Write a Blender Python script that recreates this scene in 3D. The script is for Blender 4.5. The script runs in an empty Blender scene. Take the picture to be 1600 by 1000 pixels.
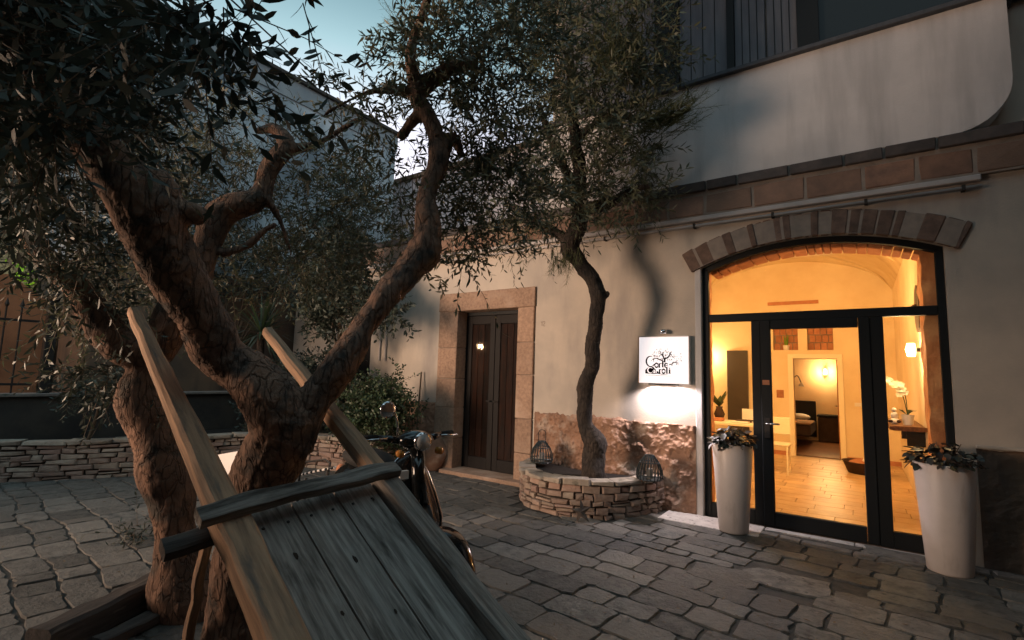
import bpy, bmesh, math, random
import numpy as np
from mathutils import Vector, Matrix, noise
from mathutils.geometry import tessellate_polygon
random.seed(7); rng = np.random.default_rng(7)
R = math.radians
V = Vector
S = bpy.context.scene
COL = S.collection

# ------------------------------------------------------------------ camera
FPX, PITCH, ROLL, YAW = 778.64, 0.108827, 0.029620, 0.609335
CAM = V((0, -5.7593, 1.45))
FW = V((-math.sin(YAW)*math.cos(PITCH), math.cos(YAW)*math.cos(PITCH), math.sin(PITCH)))
_r0 = V((math.cos(YAW), math.sin(YAW), 0)); _u0 = _r0.cross(FW)
RT = _r0*math.cos(ROLL) + _u0*math.sin(ROLL); UP = -_r0*math.sin(ROLL) + _u0*math.cos(ROLL)
cd = bpy.data.cameras.new('camera'); cam = bpy.data.objects.new('camera', cd); COL.objects.link(cam)
cd.sensor_width = 36; cd.lens = FPX/1600*36; cd.clip_start = .05; cd.clip_end = 500
M = Matrix.Identity(4)
for i in range(3):
    M[i][0] = RT[i]; M[i][1] = UP[i]; M[i][2] = -FW[i]; M[i][3] = CAM[i]
cam.matrix_world = M
S.camera = cam
def ray(px, py): return FW + RT*((px-800)/FPX) + UP*((500-py)/FPX)
def at(px, py, d): return CAM + ray(px, py)*d
def onY(px, py, Y):
    r = ray(px, py); return CAM + r*((Y-CAM.y)/r.y)
def onX(px, py, X):
    r = ray(px, py); return CAM + r*(X/r.x)
def onZ(px, py, Z=0):
    r = ray(px, py); return CAM + r*((Z-CAM.z)/r.z)

# ------------------------------------------------------------------ world, sun, exposure
W = bpy.data.worlds.new("World"); S.world = W; W.use_nodes = True
nt = W.node_tree; N = nt.nodes; L = nt.links
bg = N['Background']
sky = N.new('ShaderNodeTexSky'); sky.sky_type = 'NISHITA'; sky.sun_disc = False
sky.sun_elevation = R(7); sky.sun_rotation = R(-56); sky.air_density = 1.0; sky.dust_density = 1.5; sky.ozone_density = 3.0
tc = N.new('ShaderNodeTexCoord'); sx = N.new('ShaderNodeSeparateXYZ'); L.new(tc.outputs['Generated'], sx.inputs[0])
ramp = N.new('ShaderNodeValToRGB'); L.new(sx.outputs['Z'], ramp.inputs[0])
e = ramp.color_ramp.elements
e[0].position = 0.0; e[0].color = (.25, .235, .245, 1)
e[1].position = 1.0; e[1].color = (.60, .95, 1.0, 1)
for p_, c_ in ((.30, (.24, .225, .24, 1)), (.44, (.42, .41, .455, 1)), (.55, (.29, .42, .43, 1)), (.66, (.18, .31, .33, 1))):
    k = e.new(p_); k.color = c_
bw = N.new('ShaderNodeRGBToBW'); L.new(sky.outputs[0], bw.inputs[0])
dm = N.new('ShaderNodeMix'); dm.data_type = 'RGBA'; dm.inputs['Factor'].default_value = .8
L.new(sky.outputs[0], dm.inputs[6]); L.new(bw.outputs[0], dm.inputs[7])
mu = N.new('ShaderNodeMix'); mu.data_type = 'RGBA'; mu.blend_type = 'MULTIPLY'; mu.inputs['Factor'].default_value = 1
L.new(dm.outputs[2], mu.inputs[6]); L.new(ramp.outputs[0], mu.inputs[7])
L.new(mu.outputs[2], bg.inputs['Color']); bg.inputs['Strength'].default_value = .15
sd = bpy.data.lights.new('sun', 'SUN'); sun = bpy.data.objects.new('sun', sd); COL.objects.link(sun)
sd.energy = .20; sd.angle = R(100); sd.color = (.70, .93, 1.0); sun.rotation_euler = (R(40), 0, R(52))
S.view_settings.view_transform = 'Standard'; S.view_settings.look = 'None'; S.view_settings.gamma = 1
S.view_settings.use_curve_mapping = False; S.view_settings.exposure = 2.3

# ------------------------------------------------------------------ helpers
def wm(o):
    m = Matrix.Identity(4)
    while o is not None: m = o.matrix_basis @ m; o = o.parent
    return m
def tag(o, label=None, cat=None, group=None, kind=None):
    if label: o['label'] = label
    if cat: o['category'] = cat
    if group: o['group'] = group
    if kind: o['kind'] = kind
    return o
def thing(name, label, cat, loc=(0,0,0), rz=0, group=None):
    o = bpy.data.objects.new(name, None); COL.objects.link(o); o.empty_display_size = .1
    o.location = loc; o.rotation_euler = (0, 0, rz)
    return tag(o, label, cat, group)
def raw(name, verts, faces, mat, parent=None, world=True, smooth=False):
    me = bpy.data.meshes.new(name)
    if world and parent is not None:
        mi = wm(parent).inverted(); verts = [mi @ V(v) for v in verts]
    me.from_pydata([tuple(v) for v in verts], [], faces)
    me.validate(); me.update()
    if mat: me.materials.append(mat)
    if smooth: me.shade_smooth()
    o = bpy.data.objects.new(name, me); COL.objects.link(o)
    if parent is not None: o.parent = parent
    return o
def bevel(o, w=.004, seg=1):
    m = o.modifiers.new('b', 'BEVEL'); m.width = w; m.segments = seg; m.limit_method = 'ANGLE'; m.angle_limit = R(40)
    return o
class MB:
    def __init__(s): s.v = []; s.f = []
    def add(s, vs, fs):
        n = len(s.v); s.v += [V(v) for v in vs]; s.f += [tuple(i+n for i in f) for f in fs]; return s
    def box(s, x0, x1, y0, y1, z0, z1):
        return s.add([(x0,y0,z0),(x1,y0,z0),(x1,y1,z0),(x0,y1,z0),(x0,y0,z1),(x1,y0,z1),(x1,y1,z1),(x0,y1,z1)],
                     [(0,3,2,1),(4,5,6,7),(0,1,5,4),(1,2,6,5),(2,3,7,6),(3,0,4,7)])
    def tube(s, pts, rad, n=10, cap=True, wob=0, sc=3.0):
        pts = [V(p) for p in pts]
        if not hasattr(rad, '__len__'): rad = [rad]*len(pts)
        base = len(s.v); up = None
        for i, p in enumerate(pts):
            d = (pts[min(i+1, len(pts)-1)] - pts[max(i-1, 0)]).normalized()
            if up is None: up = d.orthogonal().normalized()
            up = (up - d*up.dot(d)).normalized(); sd_ = d.cross(up)
            for k in range(n):
                a = 2*math.pi*k/n; q = up*math.cos(a) + sd_*math.sin(a)
                r = rad[i]
                if wob: r *= 1 + wob*noise.noise((p + q*rad[i])*sc)*1.6
                s.v.append(p + q*r)
        for i in range(len(pts)-1):
            for k in range(n):
                a = base+i*n+k; b = base+i*n+(k+1) % n
                s.f.append((a, b, b+n, a+n))
        if cap:
            s.f.append(tuple(base+k for k in reversed(range(n)))); m = base+(len(pts)-1)*n
            s.f.append(tuple(m+k for k in range(n)))
        return s
    def lathe(s, prof, c=(0,0,0), n=32, cap=True):
        c = V(c); base = len(s.v)
        for r, z in prof:
            for k in range(n):
                a = 2*math.pi*k/n; s.v.append(c + V((r*math.cos(a), r*math.sin(a), z)))
        for i in range(len(prof)-1):
            for k in range(n):
                a = base+i*n+k; b = base+i*n+(k+1) % n; s.f.append((a, b, b+n, a+n))
        if cap:
            s.f.append(tuple(base+k for k in reversed(range(n)))); m = base+(len(prof)-1)*n
            s.f.append(tuple(m+k for k in range(n)))
        return s
    def ball(s, c, r, n=14, m=9, sc=(1,1,1)):
        c = V(c); prof = []
        base = len(s.v)
        for i in range(m+1):
            t = math.pi*i/m; rr = max(math.sin(t), .02)*r; z = -math.cos(t)*r
            for k in range(n):
                a = 2*math.pi*k/n; s.v.append(c + V((rr*math.cos(a)*sc[0], rr*math.sin(a)*sc[1], z*sc[2])))
        for i in range(m):
            for k in range(n):
                a = base+i*n+k; b = base+i*n+(k+1) % n; s.f.append((a, b, b+n, a+n))
        return s
    def build(s, name, mat, parent=None, world=True, smooth=False):
        return raw(name, s.v, s.f, mat, parent, world, smooth)
def bx(name, x0, x1, y0, y1, z0, z1, mat, parent=None, world=True, bv=0):
    o = MB().box(x0, x1, y0, y1, z0, z1).build(name, mat, parent, world)
    if bv: bevel(o, bv)
    return o
def crom(pts, rad, sub=6):
    P = [V(p) for p in pts]; out = []; ro = []
    for i in range(len(P)-1):
        p0 = P[max(i-1,0)]; p1 = P[i]; p2 = P[i+1]; p3 = P[min(i+2, len(P)-1)]
        for k in range(sub):
            t = k/sub
            out.append(.5*((2*p1) + (p2-p0)*t + (2*p0-5*p1+4*p2-p3)*t*t + (3*p1-p0-3*p2+p3)*t**3))
            ro.append(rad[i]*(1-t) + rad[i+1]*t)
    out.append(P[-1]); ro.append(rad[-1]); return out, ro
def prism_y(loops, y0, y1):
    """extrude XZ outline (first loop) with holes between y0 (front) and y1"""
    mb = MB(); vec = [[V((x, z, 0)) for x, z in lp] for lp in loops]
    tri = tessellate_polygon(vec); flat = [p for lp in loops for p in lp]; n = len(flat)
    vs = [(x, y0, z) for x, z in flat] + [(x, y1, z) for x, z in flat]
    fs = [tuple(t) for t in tri] + [tuple(i+n for i in reversed(t)) for t in tri]
    k = 0
    for lp in loops:
        m = len(lp)
        for i in range(m): a = k+i; b = k+(i+1) % m; fs.append((a, b, b+n, a+n))
        k += m
    mb.add(vs, fs); return mb
def fixn(o):
    bm = bmesh.new(); bm.from_mesh(o.data); bmesh.ops.recalc_face_normals(bm, faces=bm.faces); bm.to_mesh(o.data); bm.free(); return o
def frame_obj(o, p0, p1, up):
    """place a local object (x along) from p0 toward p1"""
    x = (p1-p0).normalized(); y = V(up).cross(x).normalized(); z = x.cross(y)
    m = Matrix.Identity(4)
    for i in range(3): m[i][0] = x[i]; m[i][1] = y[i]; m[i][2] = z[i]; m[i][3] = p0[i]
    if o.parent: m = wm(o.parent).inverted() @ m
    o.matrix_basis = m; return o
def beam(name, p0, p1, w, h, up, mat, parent, w1=None, h1=None, seg=10, jit=.003, oct_=0.25, bend=0):
    """timber with chamfered section, slightly uneven, local x along its grain"""
    p0 = V(p0); p1 = V(p1); Ln = (p1-p0).length; w1 = w1 or w; h1 = h1 or h
    prof = []
    c = oct_
    for a, b in ((-1+c,-1),(1-c,-1),(1,-1+c),(1,1-c),(1-c,1),(-1+c,1),(-1,1-c),(-1,-1+c)): prof.append((a, b))
    vs = []; fs = []; n = 8; sd_ = random.random()*100
    for i in range(seg+1):
        t = i/seg; ww = (w*(1-t)+w1*t)/2; hh = (h*(1-t)+h1*t)/2
        for a, b in prof:
            q = V((t*Ln, a*ww, b*hh)); j = noise.noise_vector(q*7 + V((sd_,0,0)))*jit*2
            vs.append(q + V((0, j.y, j.z + bend*math.sin(math.pi*t))))
    for i in range(seg):
        for k in range(n): a = i*n+k; b = i*n+(k+1) % n; fs.append((a, b, b+n, a+n))
    fs.append(tuple(reversed(range(n)))); fs.append(tuple(seg*n+k for k in range(n)))
    o = raw(name, vs, fs, mat, parent, world=False)
    fixn(o); return frame_obj(o, p0, p1, up)

# ------------------------------------------------------------------ materials
def mat(name, c1, c2=None, sc=3, rough=.8, bump=0, bsc=30, rnd=0, c3=None, c3sc=1, c3lo=.5, c3hi=.65, metal=0, spec=.3,
        stretch=(1,1,1), bdet=6, emis=None, estr=0, c3str=(1,1,1), trans=0, rndc=None, bdist=.01, det=6, lo=.35, hi=.65):
    m = bpy.data.materials.new(name); m.use_nodes = True; T = m.node_tree; n = T.nodes; l = T.links
    b = n['Principled BSDF']; b.inputs['Roughness'].default_value = rough; b.inputs['Metallic'].default_value = metal
    b.inputs['Specular IOR Level'].default_value = spec
    if emis: b.inputs['Emission Color'].default_value = (*emis, 1); b.inputs['Emission Strength'].default_value = estr
    tcn = n.new('ShaderNodeTexCoord'); oi = n.new('ShaderNodeObjectInfo')
    ad = n.new('ShaderNodeVectorMath'); ad.operation = 'ADD'; sc_ = n.new('ShaderNodeVectorMath'); sc_.operation = 'SCALE'
    cmb = n.new('ShaderNodeCombineXYZ')
    for i in range(3): l.new(oi.outputs['Random'], cmb.inputs[i])
    l.new(cmb.outputs[0], sc_.inputs[0]); sc_.inputs['Scale'].default_value = 37.0
    l.new(tcn.outputs['Object'], ad.inputs[0]); l.new(sc_.outputs[0], ad.inputs[1])
    mp = n.new('ShaderNodeMapping'); mp.inputs['Scale'].default_value = stretch; l.new(ad.outputs[0], mp.inputs[0])
    def nz(s, d, src=mp.outputs[0], r=.6):
        x = n.new('ShaderNodeTexNoise'); x.inputs['Scale'].default_value = s; x.inputs['Detail'].default_value = d
        x.inputs['Roughness'].default_value = r; l.new(src, x.inputs['Vector']); return x
    def mr(src, lo_, hi_):
        x = n.new('ShaderNodeMapRange'); x.inputs[1].default_value = lo_; x.inputs[2].default_value = hi_; l.new(src, x.inputs[0]); return x.outputs[0]
    def mix(f, a, c, bt='MIX'):
        x = n.new('ShaderNodeMix'); x.data_type = 'RGBA'; x.blend_type = bt
        if isinstance(f, (int, float)): x.inputs[0].default_value = f
        else: l.new(f, x.inputs[0])
        for idx, v in ((6, a), (7, c)):
            if isinstance(v, tuple): x.inputs[idx].default_value = (*v, 1)
            else: l.new(v, x.inputs[idx])
        return x.outputs[2]
    col = None
    if c2: col = mix(mr(nz(sc, det).outputs[0], lo, hi), c1, c2)
    if c3:
        mp3 = n.new('ShaderNodeMapping'); mp3.inputs['Scale'].default_value = c3str; l.new(ad.outputs[0], mp3.inputs[0])
        col = mix(mr(nz(c3sc, 5, mp3.outputs[0]).outputs[0], c3lo, c3hi), col if col else c1, c3)
    if rndc: 
        col = mix(oi.outputs['Random'], col if col else c1, mix(.75, col if col else c1, rndc))
    if rnd:
        hs = n.new('ShaderNodeHueSaturation'); 
        if col: l.new(col, hs.inputs['Color'])
        else: hs.inputs['Color'].default_value = (*c1, 1)
        a = n.new('ShaderNodeMapRange'); a.inputs[3].default_value = 1-rnd; a.inputs[4].default_value = 1+rnd
        wn = n.new('ShaderNodeTexWhiteNoise'); wn.noise_dimensions = '1D'; l.new(oi.outputs['Random'], wn.inputs['W'])
        l.new(wn.outputs['Value'], a.inputs[0]); l.new(a.outputs[0], hs.inputs['Value']); col = hs.outputs[0]
    if col: l.new(col, b.inputs['Base Color'])
    else: b.inputs['Base Color'].default_value = (*c1, 1)
    if bump:
        bp = n.new('ShaderNodeBump'); bp.inputs['Strength'].default_value = bump; bp.inputs['Distance'].default_value = bdist
        l.new(nz(bsc, bdet, r=.7).outputs[0], bp.inputs['Height']); l.new(bp.outputs[0], b.inputs['Normal'])
    if trans:
        tr = n.new('ShaderNodeBsdfTranslucent'); ms = n.new('ShaderNodeMixShader'); ms.inputs[0].default_value = trans
        if col: l.new(col, tr.inputs[0])
        else: tr.inputs[0].default_value = (*c1, 1)
        l.new(b.outputs[0], ms.inputs[1]); l.new(tr.outputs[0], ms.inputs[2]); l.new(ms.outputs[0], n['Material Output'].inputs[0])
    return m
PL = mat('facade_plaster', (.53,.465,.39), (.42,.375,.325), 1.6, .9, .5, 45, c3=(.27,.25,.24), c3sc=1.1, c3lo=.50, c3hi=.78, c3str=(1.6,1,.45), bdist=.004)
PW = mat('white_plaster', (.58,.56,.555), (.48,.47,.47), 1.4, .88, .5, 40, bdist=.005, c3=(.36,.35,.35), c3sc=1.3, c3str=(3.2,1,.35), c3lo=.48, c3hi=.8)
LB = mat('blue_stained_plaster', (.46,.53,.56), (.19,.235,.265), 1.1, .9, .5, 25, c3=(.70,.74,.76), c3sc=.8, c3lo=.52, c3hi=.72, c3str=(1,1,.6), bdist=.006)
LBAND = mat('pale_band_plaster', (.34,.37,.38), (.26,.29,.31), 2, .9, .3, 30)
PINK = mat('far_house_plaster', (.62,.56,.56), (.55,.50,.50), 1, .9, .2, 30)
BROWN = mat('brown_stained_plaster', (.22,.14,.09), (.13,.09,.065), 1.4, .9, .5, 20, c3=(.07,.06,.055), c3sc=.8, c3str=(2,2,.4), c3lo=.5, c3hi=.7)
DST = mat('dark_garden_wall', (.07,.06,.05), (.04,.037,.035), 3, .9, .5, 20)
CST = mat('tufa_block', (.29,.17,.12), (.17,.105,.08), 7, .9, .8, 50, rnd=.18, rndc=(.24,.17,.13), bdist=.008)
CSTD = mat('dark_cornice_block', (.10,.085,.08), (.06,.055,.055), 7, .9, .6, 50, rnd=.2, bdist=.008)
MORT = mat('mortar', (.30,.25,.21), (.22,.19,.165), 9, .95, .6, 50)
DSUR = mat('porous_door_stone', (.40,.27,.19), (.27,.18,.13), 26, .92, .9, 70, rnd=.12, c3=(.45,.33,.25), c3sc=2, bdist=.008)
DADO = mat('rough_reddish_stone', (.36,.22,.15), (.22,.135,.095), 5, .95, .8, 40, spec=.08, c3=(.46,.37,.30), c3sc=3, c3lo=.55, c3hi=.7, bdist=.01)
VOUS = mat('arch_block', (.19,.125,.095), (.10,.07,.058), 8, .9, 1.0, 40, rnd=.16, bdist=.008)
BRK = mat('warm_brick', (.50,.22,.12), (.36,.15,.08), 8, .9, .7, 40, rnd=.18)
DRY = mat('dry_wall_stone', (.40,.32,.25), (.26,.205,.165), 9, .93, 1.0, 45, rnd=.2, rndc=(.30,.19,.155), c3=(.45,.39,.32), c3sc=5, c3lo=.5, c3hi=.7, bdist=.012)
COP = mat('coping_stone', (.42,.36,.29), (.28,.24,.2), 7, .93, 1.0, 40, rnd=.12, c3=(.10,.10,.07), c3sc=6, c3lo=.55, c3hi=.68, bdist=.012)
CORE = mat('dark_joint_earth', (.05,.04,.033), (.03,.026,.022), 10, 1)
PAV = mat('paving_limestone', (.15,.145,.13), (.07,.07,.066), 11, .72, 1.0, 30, rnd=.34, rndc=(.17,.155,.135), c3=(.045,.045,.043), c3sc=14, c3lo=.54, c3hi=.66, bdist=.018, spec=.38)
JNT = mat('joint_dirt', (.085,.078,.068), (.045,.042,.038), 8, .95, .8, 40)
MARB = mat('pale_threshold_stone', (.58,.54,.50), (.44,.40,.37), 9, .7, .7, 40, c3=(.10,.09,.085), c3sc=22, c3lo=.60, c3hi=.68)
WDL = mat('weathered_grey_timber', (.38,.34,.30), (.15,.13,.115), 3, .85, 1.0, 6, stretch=(1.2,22,22), rnd=.16, c3=(.045,.036,.03), c3sc=3.4, c3str=(1,6,6), c3lo=.53, c3hi=.72, bdist=.006)
WDS = mat('worn_shaft_timber', (.50,.31,.19), (.25,.16,.105), 2.5, .8, 1.0, 5, stretch=(1.5,20,20), c3=(.13,.11,.1), c3sc=2.6, c3str=(1.4,7,7), c3lo=.55, c3hi=.7, bdist=.005)
WDD = mat('dark_timber', (.10,.085,.075), (.05,.044,.04), 3, .85, .9, 6, stretch=(1.2,14,14), c3=(.2,.17,.14), c3sc=3, c3str=(1,6,6), c3lo=.6, c3hi=.75, bdist=.006)
BARK = mat('olive_bark', (.40,.22,.14), (.19,.115,.08), 11, .9, 1.0, 30, c3=(.05,.043,.038), c3sc=9, c3lo=.5, c3hi=.66, bdist=.03, stretch=(1,1,.35), rndc=(.2,.18,.16))
BARK2 = mat('pale_olive_bark', (.26,.15,.10), (.12,.075,.055), 8, .92, 1.0, 24, c3=(.07,.06,.05), c3sc=6, c3lo=.52, c3hi=.66, bdist=.018, stretch=(1,1,.55))
BARKD = mat('dark_tree_bark', (.07,.055,.045), (.035,.03,.027), 12, .95, 1.0, 30, bdist=.02, stretch=(1,1,.5))
def fissures(m, sc, st, dark):
    T = m.node_tree; n = T.nodes; l = T.links; b = n['Principled BSDF']; bp = [x for x in n if x.type == 'BUMP'][0]
    tcn = n.new('ShaderNodeTexCoord'); mp = n.new('ShaderNodeMapping'); mp.inputs['Scale'].default_value = st; l.new(tcn.outputs['Object'], mp.inputs[0])
    nz = n.new('ShaderNodeTexNoise'); nz.inputs['Scale'].default_value = 9; nz.inputs['Detail'].default_value = 4; l.new(mp.outputs[0], nz.inputs['Vector'])
    mx = n.new('ShaderNodeMix'); mx.data_type = 'RGBA'; mx.inputs[0].default_value = .12; l.new(mp.outputs[0], mx.inputs[6]); l.new(nz.outputs['Color'], mx.inputs[7])
    v = n.new('ShaderNodeTexVoronoi'); v.feature = 'DISTANCE_TO_EDGE'; v.inputs['Scale'].default_value = sc; l.new(mx.outputs[2], v.inputs['Vector'])
    mr = n.new('ShaderNodeMapRange'); mr.inputs[1].default_value = 0; mr.inputs[2].default_value = .09; mr.inputs[3].default_value = .5; l.new(v.outputs['Distance'], mr.inputs[0])
    src = b.inputs['Base Color'].links[0].from_socket; c = n.new('ShaderNodeMix'); c.data_type = 'RGBA'; l.new(mr.outputs[0], c.inputs[0]); c.inputs[6].default_value = (*dark, 1); l.new(src, c.inputs[7]); l.new(c.outputs[2], b.inputs['Base Color'])
    b2 = n.new('ShaderNodeBump'); b2.inputs['Strength'].default_value = 1; b2.inputs['Distance'].default_value = .012; l.new(mr.outputs[0], b2.inputs['Height']); l.new(bp.outputs[0], b2.inputs['Normal']); l.new(b2.outputs[0], b.inputs['Normal'])
fissures(BARK, 26, (1,1,.28), (.035,.026,.02)); fissures(BARK2, 30, (1,1,.28), (.035,.027,.022)); fissures(BARKD, 30, (1,1,.3), (.012,.01,.009))
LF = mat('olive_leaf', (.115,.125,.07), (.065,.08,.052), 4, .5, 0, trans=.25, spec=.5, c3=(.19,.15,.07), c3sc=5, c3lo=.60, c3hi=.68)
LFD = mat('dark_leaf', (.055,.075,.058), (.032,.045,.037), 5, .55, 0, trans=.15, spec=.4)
LFG = mat('shrub_leaf', (.05,.085,.035), (.03,.05,.025), 6, .5, 0, trans=.2, spec=.5)
LFY = mat('lit_green_leaf', (.20,.36,.03), (.10,.22,.02), 8, .5, 0, trans=.4)  # green set bright so the colour itself carries the lit glow
NDL = mat('pine_needle', (.11,.12,.05), (.06,.075,.035), 8, .6, 0, trans=.2)
TWG = mat('twig_wood', (.13,.095,.065), (.07,.055,.04), 9, .9)
BLK = mat('black_painted_metal', (.012,.014,.015), rough=.55, spec=.2)
IRON = mat('wrought_iron', (.02,.02,.02), (.035,.028,.022), 20, .6, .4, 40)
DKW = mat('dark_door_wood', (.014,.012,.011), (.009,.008,.008), 3, .6, .3, 8, stretch=(8,8,1), spec=.2)
POT = mat('white_planter_plastic', (.66,.60,.57), (.58,.53,.50), 2.5, .42, .08, 40, spec=.45, c3=(.34,.29,.25), c3sc=3.2, c3lo=.58, c3hi=.85, c3str=(2,2,.6))
SOIL = mat('soil', (.03,.024,.02), (.015,.013,.012), 14, 1, 1, 50)
WIRE = mat('lantern_wicker', (.03,.045,.048), (.018,.025,.028), 12, .4, spec=.5)
CHR = mat('chrome', (.7,.7,.72), rough=.12, metal=1)
GBLK = mat('gloss_black_paint', (.008,.009,.01), rough=.08, spec=.6)
RUB = mat('rubber', (.015,.015,.015), rough=.8)
CREAM = mat('interior_cream', (.78,.64,.44), (.68,.53,.34), 1.5, .9, .15, 30)
VLT = mat('vault_plaster', (.74,.60,.38), (.60,.44,.24), 1.3, .9, .4, 18, c3=(.42,.27,.14), c3sc=1.2, c3lo=.6, c3hi=.75)
IPIL = mat('interior_pillar_stone', (.75,.36,.18), (.50,.21,.10), 8, .9, 1.0, 30, c3=(.8,.45,.24), c3sc=4, bdist=.015, stretch=(1,1,.4))
FLR = mat('interior_limestone', (.62,.43,.24), (.48,.31,.16), 5, .35, .25, 20, rnd=.14, spec=.5, c3=(.40,.24,.12), c3sc=1.5, c3lo=.55, c3hi=.75)
TRIM = mat('cream_trim', (.80,.70,.52), rough=.6)
PIPE = mat('white_pipe', (.46,.43,.42), (.36,.34,.33), 3, .5, spec=.4)
DISC = mat('bronze_disc', (.10,.06,.04), (.05,.03,.02), 6, .45, .3, 20, spec=.5)
FAB = mat('dark_fabric', (.06,.035,.025), (.04,.022,.016), 10, .9)
ORC = mat('orchid_petal', (.85,.85,.72), rough=.5, trans=.3)
OLF = mat('orchid_leaf', (.03,.05,.02), rough=.35)
GLS = mat('grey_shutter', (.07,.075,.085), (.05,.055,.065), 2, .7, .3, 8, stretch=(6,6,1))
WHT = mat('white_board', (.74,.70,.66), (.66,.62,.59), 4, .6)
INK = mat('sign_ink', (.006,.005,.006), rough=.9, spec=0)
def glass_mat():
    m = bpy.data.materials.new('window_glass'); m.use_nodes = True; n = m.node_tree.nodes; l = m.node_tree.links
    n.remove(n['Principled BSDF']); t = n.new('ShaderNodeBsdfTransparent'); t.inputs[0].default_value = (.93,.95,.95,1)
    g = n.new('ShaderNodeBsdfGlossy'); g.inputs['Roughness'].default_value = .03
    f = n.new('ShaderNodeFresnel'); f.inputs[0].default_value = 1.3; ms = n.new('ShaderNodeMixShader')
    l.new(f.outputs[0], ms.inputs[0]); l.new(t.outputs[0], ms.inputs[1]); l.new(g.outputs[0], ms.inputs[2]); l.new(ms.outputs[0], n['Material Output'].inputs[0])
    return m
GLASS = glass_mat()
def emit(name, c, s): return mat(name, c, rough=.6, emis=c, estr=s)
LAMPW = emit('lit_warm_shade', (1,.72,.38), 2.5)
LAMPC = emit('lit_cool_led', (1,.93,.95), 4)
def lamp(name, kind, loc, energy, color, size=.05, parent=None, target=None, cone=None, blend=1):
    d = bpy.data.lights.new(name, kind); o = bpy.data.objects.new(name, d); COL.objects.link(o)
    d.energy = energy; d.color = color
    if kind == 'AREA': d.size = size
    else: d.shadow_soft_size = size
    if kind == 'SPOT': d.spot_size = R(cone); d.spot_blend = blend
    o.location = loc
    if target is not None: o.rotation_euler = (V(target)-V(loc)).to_track_quat('-Z', 'Y').to_euler()
    return o

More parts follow.
